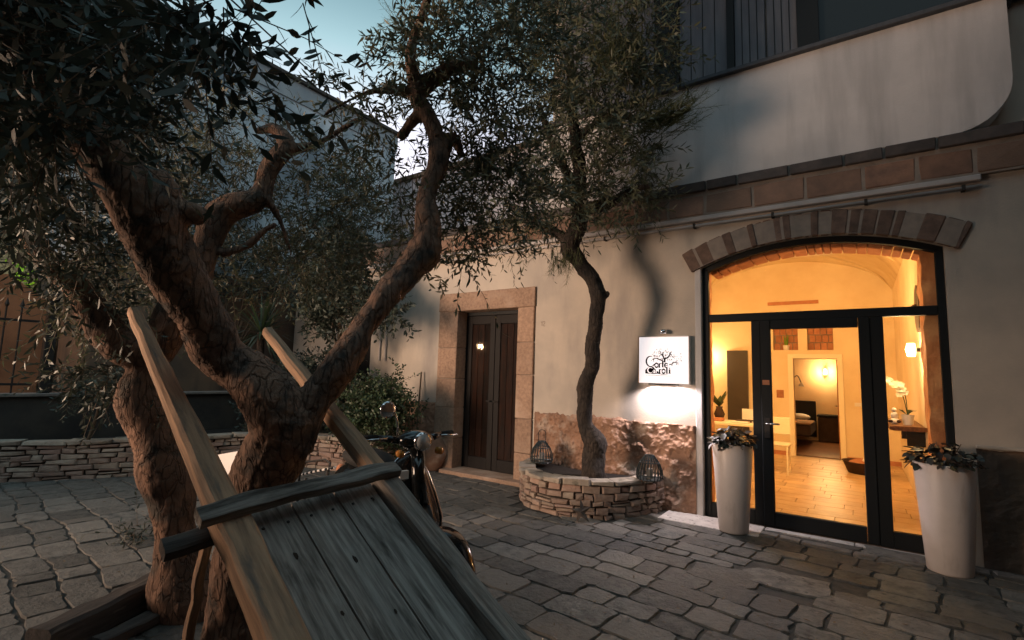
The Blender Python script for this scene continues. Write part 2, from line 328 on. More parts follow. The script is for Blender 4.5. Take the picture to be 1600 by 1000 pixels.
# ================================================================== THE SETTING: ground and paving
ground = bx('ground', -40, 40, -40, 40, -.3, -.035, JNT); tag(ground, kind='structure')
pave = bx('courtyard_pavement', -9.4, 2.6, -6.2, .02, -.2, -.011, JNT); tag(pave, kind='structure')
def paving():
    ang = R(-6); ca, sa = math.cos(ang), math.sin(ang); polys = []
    def world(u, v):
        du = noise.noise(V((u*1.3, v*1.3, 5)))*.05 + noise.noise(V((u*4, v*4, 9)))*.012; dv = noise.noise(V((u*1.1, v*1.1, 1)))*.07 + noise.noise(V((u*4, v*4, 3)))*.014
        u += du; v += dv; return (u*ca - v*sa - 3, u*sa + v*ca - 3)
    v = -4.2
    while v < 4.2:
        h = random.uniform(.15, .31); u = -8 + random.random()*.4
        while u < 7.5:
            w = random.uniform(.17, .46)
            tiles = [(u, u+w, v, v+h)]
            if h > .31 and random.random() < .3: k = random.uniform(.4,.6); tiles = [(u, u+w, v, v+h*k), (u, u+w, v+h*k, v+h)]
            for a, b, c0, c1 in tiles:
                k1, k2, k3, k4 = [random.uniform(-.035, .035) for _ in range(4)]
                cu = min(.03, (b-a)*.12); q = []
                for (x_, y_) in ((a+cu+random.uniform(0,.03), c0), ((a+b)/2, c0+k1*.3), (b-cu-random.uniform(0,.03), c0), (b, c0+cu*.7), (b+k2*.4, (c0+c1)/2), (b, c1-cu*.7), (b-cu-random.uniform(0,.03), c1), ((a+b)/2, c1+k3*.3), (a+cu+random.uniform(0,.03), c1), (a, c1-cu*.7), (a+k4*.4, (c0+c1)/2), (a, c0+cu*.7)): q.append(world(x_+random.uniform(-.007,.007), y_+random.uniform(-.007,.007)))
                cx0 = sum(p[0] for p in q)/12; cy0 = sum(p[1] for p in q)/12
                if -9.3 < cx0 < 2.5 and -6.2 < cy0 < .05: polys.append(((cx0, cy0), q))
            u += w
        v += h
    big = [(onZ(1130,898), .25, .20), (onZ(1232,908), .30, .21)]
    for b, ra, rb_ in big:
        polys = [p for p in polys if ((p[0][0]-b.x)/(ra+.09))**2 + ((p[0][1]-b.y)/(rb_+.07))**2 > 1]
        q = [(b.x+ra*math.copysign(abs(math.cos(t))**.6, math.cos(t))*random.uniform(.85,1.12), b.y+rb_*math.copysign(abs(math.sin(t))**.6, math.sin(t))*random.uniform(.85,1.12)) for t in [.2+i*math.pi/5.5 for i in range(11)]]
        polys.append(((b.x, b.y), q))
    def skip(x, y):
        if ((x+2.72)/.86)**2 + (y/1.02)**2 < 1: return True            # under the round planter
        if -1.80 < x < -.8 and y > -.42: return True
        if y > -.10: return True
        return False
    res = []
    for (sx_, sy_), poly in polys:
        if skip(sx_, sy_): continue
        d = (V((sx_, sy_, 0))-CAM); z = d.dot(FW); px = 800 + d.dot(RT)/max(z, .01)*FPX; py = 500 - d.dot(UP)/max(z, .01)*FPX
        vis = z > .3 and -80 < px < 1680 and py < 1080
        res.append((z if vis else 99, (sx_, sy_), poly))
    res.sort(key=lambda t: t[0])
    rest = MB()
    for idx, (z, s, poly) in enumerate(res):
        P = []
        for k in range(len(poly)):
            a, b = V((*poly[k], 0)), V((*poly[(k+1) % len(poly)], 0))
            if (a-b).length < .012: continue
            P.append(a); 
            if (b-a).length > .16: P.append((a+b)/2 + V((random.uniform(-.012,.012), random.uniform(-.012,.012), 0)))
        if len(P) < 3: continue
        c = V((*s, 0)); n = len(P); h = random.uniform(-.004, .004); tx, ty = random.uniform(-.015,.015), random.uniform(-.015,.015)
        gap = random.uniform(.003, .009)
        def ring(inset, z0, flat):
            o = []
            for p in P:
                d = p-c; l_ = d.length; q = c + d*max(1-inset/l_, .3); dz = (q-c).x*tx + (q-c).y*ty if flat else 0
                o.append(V((q.x, q.y, z0+dz)))
            return o
        vs = ring(gap, -.03, 0) + ring(gap+.002, h-.009, 1) + ring(gap+.006, h, 1) + [c + V((0, 0, h+.002))]
        fs = [(a*n+k, a*n+(k+1) % n, (a+1)*n+(k+1) % n, (a+1)*n+k) for a in range(2) for k in range(n)] + [(2*n+k, 2*n+(k+1) % n, 3*n) for k in range(n)]
        if idx < 300: raw('paving_stone', [v-c for v in vs], fs, PAV, None).location = c; bpy.context.scene.collection.objects[-1].parent = pave
        else: rest.add(vs, fs)
    tag(rest.build('paving_stones', PAV, pave), kind='stuff')
paving()
sill_slab = bevel(bx('threshold_slab', -1.80, -.84, -.42, -.002, -.03, .006, MARB, pave), .006)
for a, b in ((-.83, -.1), (-.09, .72)): bevel(bx('threshold_slab', a, b, -.10, -.002, -.03, .004, MARB, pave), .005)

# ================================================================== HOTEL BUILDING (facade on y = 0)
hotel = thing('hotel_building', 'pale plastered two storey hotel front with lit arched glass entrance and dark double door', 'building', (-2.5, .2, 0))
ACX, ARI, ACZ = -.385, 2.59, .34
def arcpts(r, hw, n=24, cz=ACZ):
    a = math.asin(hw/r); return [(ACX + r*math.sin(-a + 2*a*i/n), cz + r*math.cos(-a + 2*a*i/n)) for i in range(n+1)]
hole_gl = [(-1.43, -.1)] + arcpts(ARI, 1.045) + [(.66, -.1)]
hole_dd = [(-5.03, -.1), (-5.03, 2.39), (-3.88, 2.39), (-3.88, -.1)]
hole_w = [(-7.60, 1.22), (-7.60, 2.12), (-7.02, 2.12), (-7.02, 1.22)]
outer = [(-9.4, -.15), (-9.4, 3.72), (2.6, 3.72), (2.6, -.15)]
# doors reach the ground: cut them from the outline rather than as inner holes
outl = [(-9.4, -.15), (-9.4, 3.72), (2.6, 3.72), (2.6, -.15), (.66, -.15)] + list(reversed(arcpts(ARI, 1.045))) + [(-1.43, -.15), (-3.88, -.15), (-3.88, 2.39), (-5.03, 2.39), (-5.03, -.15)]
fixn(prism_y([outl, hole_w], 0, .42).build('front_wall', PL, hotel))
# dado of rough stone (real relief)
def relief(x0, x1, z0, z1, y, amp, nx, nz_, m, name, edge=.02):
    vs = []; fs = []
    for i in range(nx+1):
        for j in range(nz_+1):
            x = x0+(x1-x0)*i/nx; z = z0+(z1-z0)*j/nz_; p = V((x*1.0, 0, z))
            n1 = noise.fractal(p*5, .9, 2.1, 5); n2 = 1-abs(noise.noise(p*9+V((3,1,2))))*2; n3 = noise.noise(p*26)
            dd = amp*(.9*n1 + .45*n2 + .30*n3)
            top = z + (0 if j < nz_ else (.05*noise.noise(p*6) + .03*noise.noise(p*21))*(1 if amp > .03 else .3))
            ed = min(1, (x1-x)/edge, (x-x0)/edge) if amp > .008 else 1
            yy = y - max(dd, -y+.004 if y > .0 else -.004)*ed
            if j == nz_: yy = .004
            vs.append((x, yy, top))
    m1 = nz_+1
    for i in range(nx):
        for j in range(nz_): a = i*m1+j; fs.append((a, a+m1, a+m1+1, a+1))
    return raw(name, vs, fs, m, hotel)
relief(-3.60, -1.505, -.03, .955, -.012, .036, 230, 110, DADO, 'rough_stone_dado')
relief(-6.3, -5.41, -.03, .99, -.012, .018, 60, 60, DADO, 'rough_stone_dado')
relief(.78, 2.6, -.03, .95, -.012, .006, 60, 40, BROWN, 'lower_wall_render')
bx('wall_ledge', .78, 2.6, -.03, .0, .95, .975, PL, hotel, bv=.004)
bx('white_door_jamb', -1.50, -1.432, -.012, .1, -.03, 2.70, PW, hotel, bv=.006)
# dark double door: surround of stone blocks
sur = bpy.data.objects.new('door_surround', None); COL.objects.link(sur); sur.parent = hotel
def block(name, x0, x1, y0, y1, z0, z1, m, parent, jit=.006, bv=.008, g=.0025):
    o = MB().box(x0+g, x1-g, y0, y1, z0+g, z1-g)
    for i, v in enumerate(o.v): v += V((random.uniform(-jit,jit)*.4, random.uniform(-jit,jit)*.5 if i in (0,1,4,5) else 0, random.uniform(-jit,jit)*.4))
    return bevel(o.build(name, m, parent), bv)
zs = [-.03, .48, .93, 1.36, 1.83, 2.39]
for k in range(5):
    block('stone_block', -5.39, -5.005, -.035, .30, zs[k], zs[k+1], DSUR, sur); 
zs = [-.03, .40, .86, 1.45, 1.90, 2.39]
for k in range(5): block('stone_block', -3.905, -3.63, -.035, .30, zs[k], zs[k+1], DSUR, sur)
block('lintel_stone', -5.40, -3.62, -.04, .30, 2.385, 2.67, DSUR, sur)
block('door_sill', -5.12, -3.66, -.20, .22, -.03, .05, DSUR, hotel, bv=.012)
# corner boulder worn stone
bl = MB().ball((-5.36, -.10, .22), .26, 20, 14, (.95, .8, 1.15))
for v in bl.v: v += noise.noise_vector(v*5)*.05
bl.build('worn_guard_stone', DADO, hotel, smooth=True)
dd = bpy.data.objects.new('double_door', None); COL.objects.link(dd); dd.parent = hotel
for s, (a, b) in enumerate(((-5.03+.04, -4.46), (-4.45, -3.88-.04))):
    lf = bx('door_leaf', a, b, .235, .27, .05, 2.33, DKW, dd, bv=.004)
    bx('door_pane', a+.092, b-.092, .206, .211, .224, 2.196, GLASS, lf)
    for xa, xb, za, zb in ((a, a+.09, .05, 2.33), (b-.09, b, .05, 2.33), (a+.09, b-.09, 2.2, 2.33), (a+.09, b-.09, .05, .22)):
        bx('stile', xa, xb, .20, .234, za+.002, zb-.002, DKW, lf, bv=.003)
    for k in range(3):
        w_ = (b-a-.18)/3; bx('door_board', a+.09+w_*k+.003, a+.09+w_*(k+1)-.003, .217, .233, .225, 2.195, mat('red_brown_board', (.035,.013,.008), (.012,.008,.007), 3, .6, .2, 8, stretch=(8,8,1), spec=.08, rnd=.4) if 'red_brown_board' not in bpy.data.materials else bpy.data.materials['red_brown_board'], lf, bv=.003)
bx('door_frame', -5.028, -4.992, .19, .29, .05, 2.388, BLK, dd); bx('door_frame', -3.918, -3.882, .19, .29, .05, 2.388, BLK, dd); bx('door_frame', -4.99, -3.92, .19, .29, 2.335, 2.387, BLK, dd)
MB().tube([(-4.42,.19,1.05),(-4.42,.14,1.05),(-4.33,.14,1.05)], .009, 8).build('handle', CHR, dd)
MB().tube([(-4.49,.19,1.05),(-4.49,.15,1.05),(-4.55,.15,1.05)], .009, 8).build('handle', IRON, dd)
bx('dark_hallway_back', -5.1, -3.8, .40, .45, 0, 2.5, DKW, hotel)
# cornice of blocks, ledge, pipe
cor = bpy.data.objects.new('cornice', None); COL.objects.link(cor); cor.parent = hotel
bx('mortar_bed', -7.6, 2.6, -.054, .0, 3.30, 3.705, MORT, cor)
x = -7.6
while x < 2.6:
    w = random.uniform(.30, .52); block('cornice_block', x, min(x+w, 2.6), -.062, .0, 3.305, 3.555, CST, cor, g=.014, jit=.016); x += w
x = -7.6
while x < 2.6:
    w = random.uniform(.30, .6); block('upper_cornice_block', x, min(x+w, 2.6), -.095, .0, 3.575, 3.705, CSTD, cor, g=.010); x += w
bx('white_ledge', -7.2, .93, -.07, .0, 3.245, 3.298, PIPE, hotel, bv=.008)
MB().tube([(-7.2,-.045,3.195),(.93,-.045,3.195)], .017, 10).build('pipe', PIPE, hotel, smooth=True)
for xx in (-5.9,-4.8,-3.7,-2.6,-1.5,-.7,.1,.8): bx('pipe_clip', xx, xx+.025, -.066, .0, 3.17, 3.222, IRON, hotel)
# voussoirs over the glass entrance
arch = bpy.data.objects.new('entrance_arch', None); COL.objects.link(arch); arch.parent = hotel
def vouss(r0, r1, y0, y1, hw, n, m, name, parent, gap=.004, cz=ACZ, jit=.006):
    A = math.asin(hw/r0); ed = [-A]
    ws = [random.uniform(.5, 1.5) for _ in range(n)]; tot = sum(ws); acc = 0
    for w in ws: acc += w; ed.append(-A + 2*A*acc/tot)
    for k in range(n):
        a0, a1 = ed[k] + gap/r0, ed[k+1] - gap/r0
        vs = []
        for y in (y0 + random.uniform(-jit, jit), y1):
            for r_, a in ((r0, a0), (r1, a0), (r1, a1), (r0, a1)):
                rr = r_ + random.uniform(-jit, jit)*(1 if r_ == r1 else .3); vs.append((ACX + rr*math.sin(a), y, cz + rr*math.cos(a)))
        o = raw(name, vs, [(0,1,2,3),(7,6,5,4),(0,4,5,1),(1,5,6,2),(2,6,7,3),(3,7,4,0)], m, parent); fixn(o); bevel(o, .009)
vouss(ARI, ARI+.245, -.040, .02, 1.15, 23, VOUS, 'arch_block', arch, gap=.007, jit=.010)
pts = arcpts(ARI+.004, 1.12, 24) ; pts2 = list(reversed(arcpts(ARI+.235, 1.20, 24)))
fixn(prism_y([pts+pts2], -.036, .001).build('mortar_ring', MORT, arch))
ri = 2.50
vouss(ri, ri+.30, .16, .46, .97, 19, BRK, 'arch_brick', arch, gap=.004, cz=.34)
# upper storey
c = [(.76 + .42*math.sin(t), 4.13 - .42*math.cos(t)) for t in [i*math.pi/2/10 for i in range(11)]]
fixn(prism_y([[(-3.57,3.712)] + c + [(1.18,4.90), (-3.57,4.90)]], -.03, .25).build('upper_wall_panel', PW, hotel))
bx('upper_back_wall', -3.57, 6, .26, .5, 3.73, 7.6, PL, hotel)
bx('side_wall', -3.57, -3.3, .5, 4, 3.3, 7.6, PL, hotel)
bevel(bx('window_sill', -3.60, 1.25, -.09, .24, 4.902, 4.95, GLS, hotel), .006)
wz = 6.9
uw = bpy.data.objects.new('shuttered_window', None); COL.objects.link(uw); uw.parent = hotel
for a, b in ((-3.4,-2.72),(-2.68,-2.02),(-1.70,-1.14),(-1.06,-.74),(-.72,-.42)):
    sh = bx('shutter', a, b, -.0+.17, .21, 4.96, wz, mat('pale_shutter',(.16,.165,.18),(.12,.125,.14),2,.8,stretch=(8,8,1)) if 'pale_shutter' not in bpy.data.materials else bpy.data.materials['pale_shutter'], uw, bv=.006)
    for k in range(1, 4): xx = a+(b-a)*k/4; bx('board_joint', xx-.004, xx+.004, .163, .171, 4.98, wz-.02, BLK, sh)
for a, b in ((-1.14,-1.06),(-.42,-.22),(-1.98,-1.70),(1.5,1.6)): bx('window_post', a, b, .12, .22, 4.955, wz, BLK, uw)
bx('dark_pane', -.22, 1.5, .19, .20, 4.955, wz, mat('dark_glass',(.012,.016,.018),rough=.25,spec=.25), uw); bx('curtain', -.22, 1.5, .215, .24, 4.955, wz, GLS, uw)
bx('added_eave', -3.9, 6, -.85, .6, 7.0, 7.15, DKW, hotel);  # unseen overhang added to shade the top of the front
# left part of the facade: window, pipes, terrace
bx('small_window', -7.60, -7.02, .16, .20, 1.22, 2.12, DKW, hotel)
bx('window_ledge', -7.66, -6.96, -.06, .16, 1.17, 1.217, DSUR, hotel, bv=.006)
for px_ in (597, 606):
    p = onY(px_, 480, -.03); MB().tube([(p.x,-.03,1.62),(p.x,-.03,2.9)], .014, 8).build('conduit', PIPE, hotel)
# house number
def ribbon(mb, pts, ws, f, th=.0):
    P = [V((*p, 0)) for p in pts]
    if not hasattr(ws, '__len__'): ws = [ws]*len(P)
    vs = []
    for i, p in enumerate(P):
        d = (P[min(i+1,len(P)-1)] - P[max(i-1,0)]); d = d.normalized() if d.length else V((1,0,0)); nn = V((-d.y, d.x, 0))*ws[i]/2
        vs += [f(p+nn), f(p-nn)]
    mb.add(vs, [(2*i, 2*i+1, 2*i+3, 2*i+2) for i in range(len(P)-1)])
num = MB()
def fn(p): return V((-3.53 + p.x*.032, -.002, 2.15 - p.y*.032 + .03))
ribbon(num, [(0,.5),(.35,0),(.35,2)], .22, fn); ribbon(num, [(.9,.5),(1.0,.1),(1.4,0),(1.75,.2),(1.75,.7),(1.3,1.3),(.85,2),(1.85,2)], .2, fn)
num.build('house_number', mat('faded_paint', (.20,.15,.12), rough=.9), hotel)
# ---------------- glass entrance
ent = bpy.data.objects.new('glass_entrance', None); COL.objects.link(ent); ent.parent = hotel
FY0, FY1 = .045, .105
oa = arcpts(ARI-.002, 1.043); ia = list(reversed(arcpts(ARI-.062, .985)))
fixn(prism_y([oa + ia], FY0, FY1).build('arched_head_frame', BLK, ent))
for x0, x1, z0, z1 in ((-1.428,-1.365,.0,2.70), (.60,.658,.0,2.70)): bx('frame_post', x0, x1, FY0, FY1, z0, z1, BLK, ent, bv=.004)
bx('transom_bar', -1.364, .599, FY0, FY1, 2.095, 2.18, BLK, ent, bv=.004)
bx('bottom_rail', -1.364, -.935, FY0, FY1, .0, .145, BLK, ent, bv=.004); bx('bottom_rail', .20, .599, FY0, FY1, .0, .145, BLK, ent, bv=.004)
bx('mullion', -.935, -.8525, FY0, FY1, .0, 2.094, BLK, ent, bv=.004); bx('mullion', .0975, .199, FY0, FY1, .0, 2.094, BLK, ent, bv=.004)
def pane(x0, x1, z0, z1, par): return bx('pane', x0, x1, .072, .079, z0, z1, GLASS, par)
pane(-1.366, -.934, .144, 2.096, ent); pane(.199, .601, .144, 2.096, ent)
fixn(prism_y([arcpts(ARI-.061, .985) + [(.60, 2.179), (-1.365, 2.179)]], .072, .079).build('pane', GLASS, ent))
gd = bpy.data.objects.new('glass_door', None); COL.objects.link(gd); gd.parent = hotel
for x0, x1, z0, z1 in ((-.852,-.752,.004,2.0945), (.005,.097,.004,2.0945), (-.751,.004,2.0,2.0945), (-.751,.004,.004,.15)):
    bx('door_stile', x0, x1, .035, .095, z0, z1, BLK, gd, bv=.006)
pane(-.752, .005, .149, 2.001, gd)
MB().tube([(-.80,.035,1.03),(-.80,-.03,1.03),(-.68,-.03,1.03)], .010, 8).build('handle', CHR, gd, smooth=True)
bx('lock_plate', -.825, -.775, .026, .034, .88, 1.08, IRON, gd)
bx('sticker', -.835, -.80+.03, .030, .034, 1.42, 1.47, BRK, gd)

# ---------------- interior behind the glass
bx('interior_wall', -3.1, -2.9, .43, 6.0, 0, 4.2, CREAM, hotel)
bx('interior_wall', .56, .80, .43, 6.0, 0, 4.2, CREAM, hotel)
backw = prism_y([[(-2.9,0),(-1.10,0),(-1.10,1.94),(-.35,1.94),(-.35,0),(.56,0),(.56,4.2),(-2.9,4.2)],
                 [(-1.45,2.11),(-1.45,2.58),(-1.0,2.58),(-1.0,2.11)], [(-.84,2.11),(-.84,2.58),(-.40,2.58),(-.40,2.11)]], 5.8, 6.0)
fixn(backw.build('interior_back_wall', CREAM, hotel))
vm = MB(); vs = []; nn = 28
for y in (.42, 6.0):
    for i in range(nn+1):
        x = -2.9 + 3.46*i/nn; z = 3.22 + .70*max(0, 1-((x+1.17)/1.73)**2)**.6; vs.append((x, y, z))
vm.add(vs, [(i, i+1, nn+2+i, nn+1+i) for i in range(nn)]); vm.build('vaulted_ceiling', VLT, hotel, smooth=True)
bx('ceiling_fill', -3.1, .8, .43, 6.0, 4.0, 4.1, CREAM, hotel)
# cross ribs of the vault
for (xa, ya, xb, yb) in ((-2.85, 3.6, .52, 5.75), (-2.85, 5.75, .52, 3.6)):
    P = []
    for i in range(21):
        t = i/20; x = xa+(xb-xa)*t; y = ya+(yb-ya)*t; P.append((x, y, 3.205 + .70*max(0, 1-((x+1.17)/1.73)**2)**.6))
    MB().tube(P, .018, 6).build('vault_rib', VLT, hotel, smooth=True)
ifl = bx('interior_floor', -3.1, 1.5, .10, 10, -.1, .0, MORT, hotel)
y = .12; n_ = 0
while y < 5.79:
    h = random.uniform(.22, .30); x = -2.9 - random.random()*.3
    while x < .56:
        w = random.uniform(.35, .62)
        if y > .42 or (x > -1.5 and x+w < .66): bx('floor_slab', max(x, -2.9)+.003, min(x+w, .56)-.003, y+.003, min(y+h, 5.8)-.003, 0, .008+random.uniform(0,.002), FLR, ifl, bv=.002)
        x += w
    y += h
bx('entrance_reveal', .655, .80, .11, .45, 0, 3.2, IPIL, hotel)
pil = MB(); 
def relbox(x0, x1, y0, y1, z0, z1, n=30, amp=.012):
    mb = MB(); ring = [(x0,y0),(x0+(x1-x0)*.5,y0),(x1,y0),(x1,y1),(x0,y1),(x0,(y0+y1)/2)]
    for i in range(n+1):
        z = z0+(z1-z0)*i/n
        for a, b in ring:
            q = V((a,b,z)); mb.v.append(q + noise.noise_vector(q*7)*amp*1.6)
    m_ = len(ring)
    for i in range(n):
        for k in range(m_): a = i*m_+k; b_ = i*m_+(k+1) % m_; mb.f.append((a,b_,b_+m_,a+m_))
    return mb
relbox(.505, .70, .14, .50, 0, 2.85).build('stone_pillar', IPIL, hotel)
relbox(-1.60, -1.42, .14, .45, 0, 2.85).build('stone_pillar', IPIL, hotel)
bx('wall_above_entrance', -2.9, .56, .43, .60, 2.86, 4.2, CREAM, hotel)
bx('wall_beside_entrance', -2.9, -1.55, .43, .55, 0, 2.9, CREAM, hotel)
# niches of brick over the inner door
for xa, xb in ((-1.45,-1.0),(-.84,-.40)):
    nb = bx('brick_niche', xa, xb, 5.98, 6.02, 2.1, 2.6, MORT, hotel)
    for r_ in range(3):
        for k in range(4):
            a = xa + .006 + (xb-xa)*k/4 + (.03 if r_ % 2 else 0); 
            bx('brick', a, min(a+.10, xb-.004), 5.955, 5.99, 2.12+r_*.155, 2.12+r_*.155+.14, BRK, nb, bv=.005)
for x0, x1, z0, z1 in ((-1.19,-1.10,0,1.94), (-.35,-.26,0,1.94), (-1.19,-.26,1.94,2.03)): bx('inner_door_trim', x0, x1, 5.765, 5.80, z0, z1, TRIM, hotel, bv=.004)
idr = bx('inner_door', -.375, -.335, 6.0, 6.72, .01, 1.93, mat('honey_wood', (.38,.17,.06), (.30,.12,.04), 3, .4, stretch=(1,1,6)), hotel)
MB().tube([(-.375,6.62,1.0),(-.42,6.62,1.0),(-.42,6.54,1.0)], .01, 8).build('handle', CHR, idr)
bx('skirting', -2.9, -1.2, 5.78, 5.798, .01, .09, BRK, hotel); bx('skirting', -.25, .56, 5.78, 5.798, .01, .09, BRK, hotel)
# second room
for a in ((-2.6,-2.4,6.0,9.6,0,3.1), (.9,1.1,6.0,9.6,0,3.1), (-2.6,1.1,9.4,9.6,0,3.1), (-2.6,1.1,6.0,9.6,3.0,3.2)): bx('bedroom_wall', *a, mat('bedroom_ochre', (.72,.48,.26), (.66,.42,.22), 2, .9) if 'bedroom_ochre' not in bpy.data.materials else bpy.data.materials['bedroom_ochre'], hotel)
bx('bedroom_floor', -2.4, .9, 6.02, 9.4, .0, .012, mat('bedroom_floor_stone', (.28,.14,.07), (.18,.09,.05), 3, .3), hotel)
bx('tall_dark_cupboard_door', -2.34, -1.93, 5.72, 5.80, .35, 2.10, mat('dark_glass_door', (.06,.05,.045), rough=.25), hotel, bv=.006)
bx('light_switch', -1.41, -1.28, 5.785, 5.80, 1.14, 1.30, BRK, hotel, bv=.004); bx('light_switch', -.10, .03, 5.785, 5.80, 1.04, 1.11, WHT, hotel, bv=.004)
bx('ceiling_grille', -1.53, -.62, 5.77, 5.80, 3.04, 3.11, BRK, hotel, bv=.004)

# loose things inside
def sconce(x, y, z, nx, ny, label, e):
    t = thing('wall_lamp', label, 'lamp', (x, y, z), group=None)
    MB().tube([(x, y, z), (x+nx*.06, y+ny*.06, z)], .02, 8).build('bracket', IRON, t)
    MB().lathe([(.035,-.07),(.045,.0),(.035,.07)], (x+nx*.09, y+ny*.09, z), 16, cap=False).build('lamp_shade', LAMPW, t, smooth=True)
    lamp('wall_lamp_light', 'POINT', (x+nx*.16, y+ny*.16, z), e, (1,.66,.30), .05)
    return t
sconce(.555, 1.10, 1.84, -1, 0, 'glowing wall lamp beside the bronze disc, right of the glass door', 8)
sconce(-2.70, 5.79, 1.95, 0, -1, 'glowing wall lamp far left behind the glass, over the desk', 8)
sconce(-.72, 9.39, 1.75, 0, -1, 'glowing wall lamp in the back bedroom seen through the inner doorway', 13)
tl = thing('added_track_lamp', 'long track lamp added out of sight above the entrance to light the room', 'lamp', (-1.1, .9, 3.15))  # hidden fixture added to light the back wall evenly
bx('track', -2.4, .2, .88, .92, 3.13, 3.16, BLK, tl)
for xx in (-2.2, -1.5, -.8, -.1):
    MB().lathe([(.03,0),(.045,-.10)], (xx,.9,3.13), 12).build('spot_head', BLK, tl)
    lamp('added_room_light', 'SPOT', (xx, 1.0, 3.0), 28, (1,.56,.2), .08, target=(xx*.8-.2, 5.2, 1.2), cone=120)
lamp('added_up_light', 'POINT', (-1.1, 1.9, 3.1), 20, (1,.56,.2), .12)  # added light without a fixture, brightens the vault and room
ds = thing('round_bronze_disc', 'round dark bronze disc hung on the right inner wall', 'wall decoration', (.55, .98, 2.27))
o = MB().tube([(.556,.98,2.27),(.52,.98,2.27)], .25, 28).build('disc', DISC, ds); MB().ball((.515,.98,2.27), .05).build('boss', DISC, ds, smooth=True)
sh = thing('wooden_wall_shelf', 'thick live edge wooden shelf holding the white orchid', 'shelf', (.4, 1.6, 1.0))
beam('shelf_board', (.40,1.02,1.0), (.40,2.5,1.0), .31, .05, (0,0,1), mat('shelf_wood', (.22,.10,.05), (.10,.05,.03), 4, .5, stretch=(1,8,8)), sh)
for yy in (1.3,2.2): bx('bracket', .40, .558, yy, yy+.03, .80, .972, IRON, sh)
orc = thing('white_orchid', 'white orchid in flower on the wooden shelf', 'orchid', (.40,1.35,1.025))
MB().lathe([(.045,0),(.06,.11),(.055,.11),(.05,.09)], (.42,1.35,1.026), 16).build('pot', WHT, orc)
for k in range(5):
    a = k*1.3; d = V((math.cos(a), math.sin(a), .35)); p = V((.42,1.35,1.13)); q = p + d*.15; s_ = V((-d.y, d.x, 0))*.022
    raw('leaf', [p-s_*.3, p+d*.08-s_+V((0,0,.03)), q, p+d*.08+s_+V((0,0,.03))], [(0,1,2,3)], OLF, orc)
for k in range(2):
    P, Rr = crom([(.42,1.35,1.12),(.41-.02*k,1.33,1.32),(.37-.04*k,1.30,1.46),(.30-.03*k,1.27,1.47+.03*k)], [.004]*4); MB().tube(P, .004, 6).build('stem', OLF, orc)
    for j in range(6):
        q = P[-1-j*2] + V((random.uniform(-.02,.02), -.01, random.uniform(-.02,.02)))
        fl = MB()
        for m_ in range(5):
            a = m_*1.256+.3; d = V((math.cos(a), -.25, math.sin(a)))*.038; s_ = V((-math.sin(a),0,math.cos(a)))*.02
            fl.add([q, q+d*.6-s_, q+d, q+d*.6+s_], [(0,1,2,3)])
        fl.build('flower', ORC, orc)
fg = thing('seated_figurine', 'small pale seated figurine on the shelf left of the orchid', 'figurine', (.30,1.2,1.026))
MB().ball((.30,1.3,1.06), .05, sc=(1,1,.7)).ball((.30,1.3,1.12), .035, sc=(1,.8,1.3)).ball((.30,1.3,1.185), .024).build('body', WHT, fg, smooth=True)
MB().ball((.27,1.28,1.06),.03,sc=(1,1,.6)).ball((.33,1.28,1.06),.03,sc=(1,1,.6)).build('knees', FAB, fg, smooth=True)
pn = thing('niche_plant', 'small green plant pot standing in the left brick niche', 'plant', (-1.22,5.9,2.11))
MB().lathe([(.05,0),(.06,.10)], (-1.22,5.88,2.112), 14).build('pot', WHT, pn)
for k in range(9):
    a = k*.7; p = V((-1.22+.02*math.cos(a), 5.88+.02*math.sin(a), 2.21)); raw('leaf', [p-V((.012,0,0)), p+V((.012,0,0)), p+V((.03*math.cos(a),.03*math.sin(a),.22+.02*(k%3)))], [(0,1,2)], LFY, pn)
bs = thing('dog_basket', 'dark woven basket with cushion on the floor right of the inner doorway', 'basket', (-.02,4.45,.01))
MB().lathe([(.24,0),(.31,.18),(.33,.19),(.30,.17),(.24,.06),(0.02,.06)], (.02,4.45,.012), 24).build('basket', FAB, bs, smooth=True)
MB().ball((.02,4.45,.15), .24, sc=(1,1,.4)).build('cushion', BRK, bs, smooth=True)
MB().ball((.10,4.33,.22), .12, sc=(1,.7,.6)).build('folded_blanket', WHT, bs, smooth=True)
bd = thing('bed', 'low bed with dark cover in the back bedroom', 'bed', (-1.6,8.4,0))
bx('mattress', -2.35, -.95, 7.4, 9.2, .25, .52, FAB, bd, bv=.04); bx('headboard', -2.3, -.95, 9.25, 9.33, .1, 1.0, DKW, bd, bv=.01)
bx('blanket', -2.36, -.94, 7.38, 8.5, .521, .56, mat('tan_blanket',(.4,.25,.15),rough=.9), bd, bv=.015)
for xx in (-2.0,-1.3): MB().ball((xx,8.95,.6), .25, sc=(1,.6,.35)).build('pillow', WHT, bd, smooth=True)
fl_ = thing('curved_floor_lamp', 'thin curved floor lamp beside the bed in the back room', 'lamp', (-1.25,8.0,0))
P, Rr = crom([(-1.35,7.6,0),(-1.38,7.6,.8),(-1.33,7.6,1.4),(-1.2,7.6,1.62),(-1.12,7.6,1.45)], [.012]*5); MB().tube(P, .012, 8).build('stem', IRON, fl_); MB().lathe([(.02,.03),(.06,-.05)], (-1.12,7.6,1.42), 12).build('lamp_shade', WHT, fl_); MB().lathe([(.14,0),(.14,.02)], (-1.35,7.6,.012), 20).build('base', IRON, fl_)
cs = thing('dark_suitcase', 'dark chest against the bedroom wall behind the inner door', 'chest', (-.5,9.1,0))
bx('body', -.9, .5, 9.0, 9.35, .02, .62, FAB, cs, bv=.02); bx('lid', -.92, .52, 8.98, 9.37, .625, .68, DKW, cs, bv=.01)
dk = thing('reception_desk', 'pale wooden desk behind the left glass pane', 'desk', (-1.9,3.2,0))
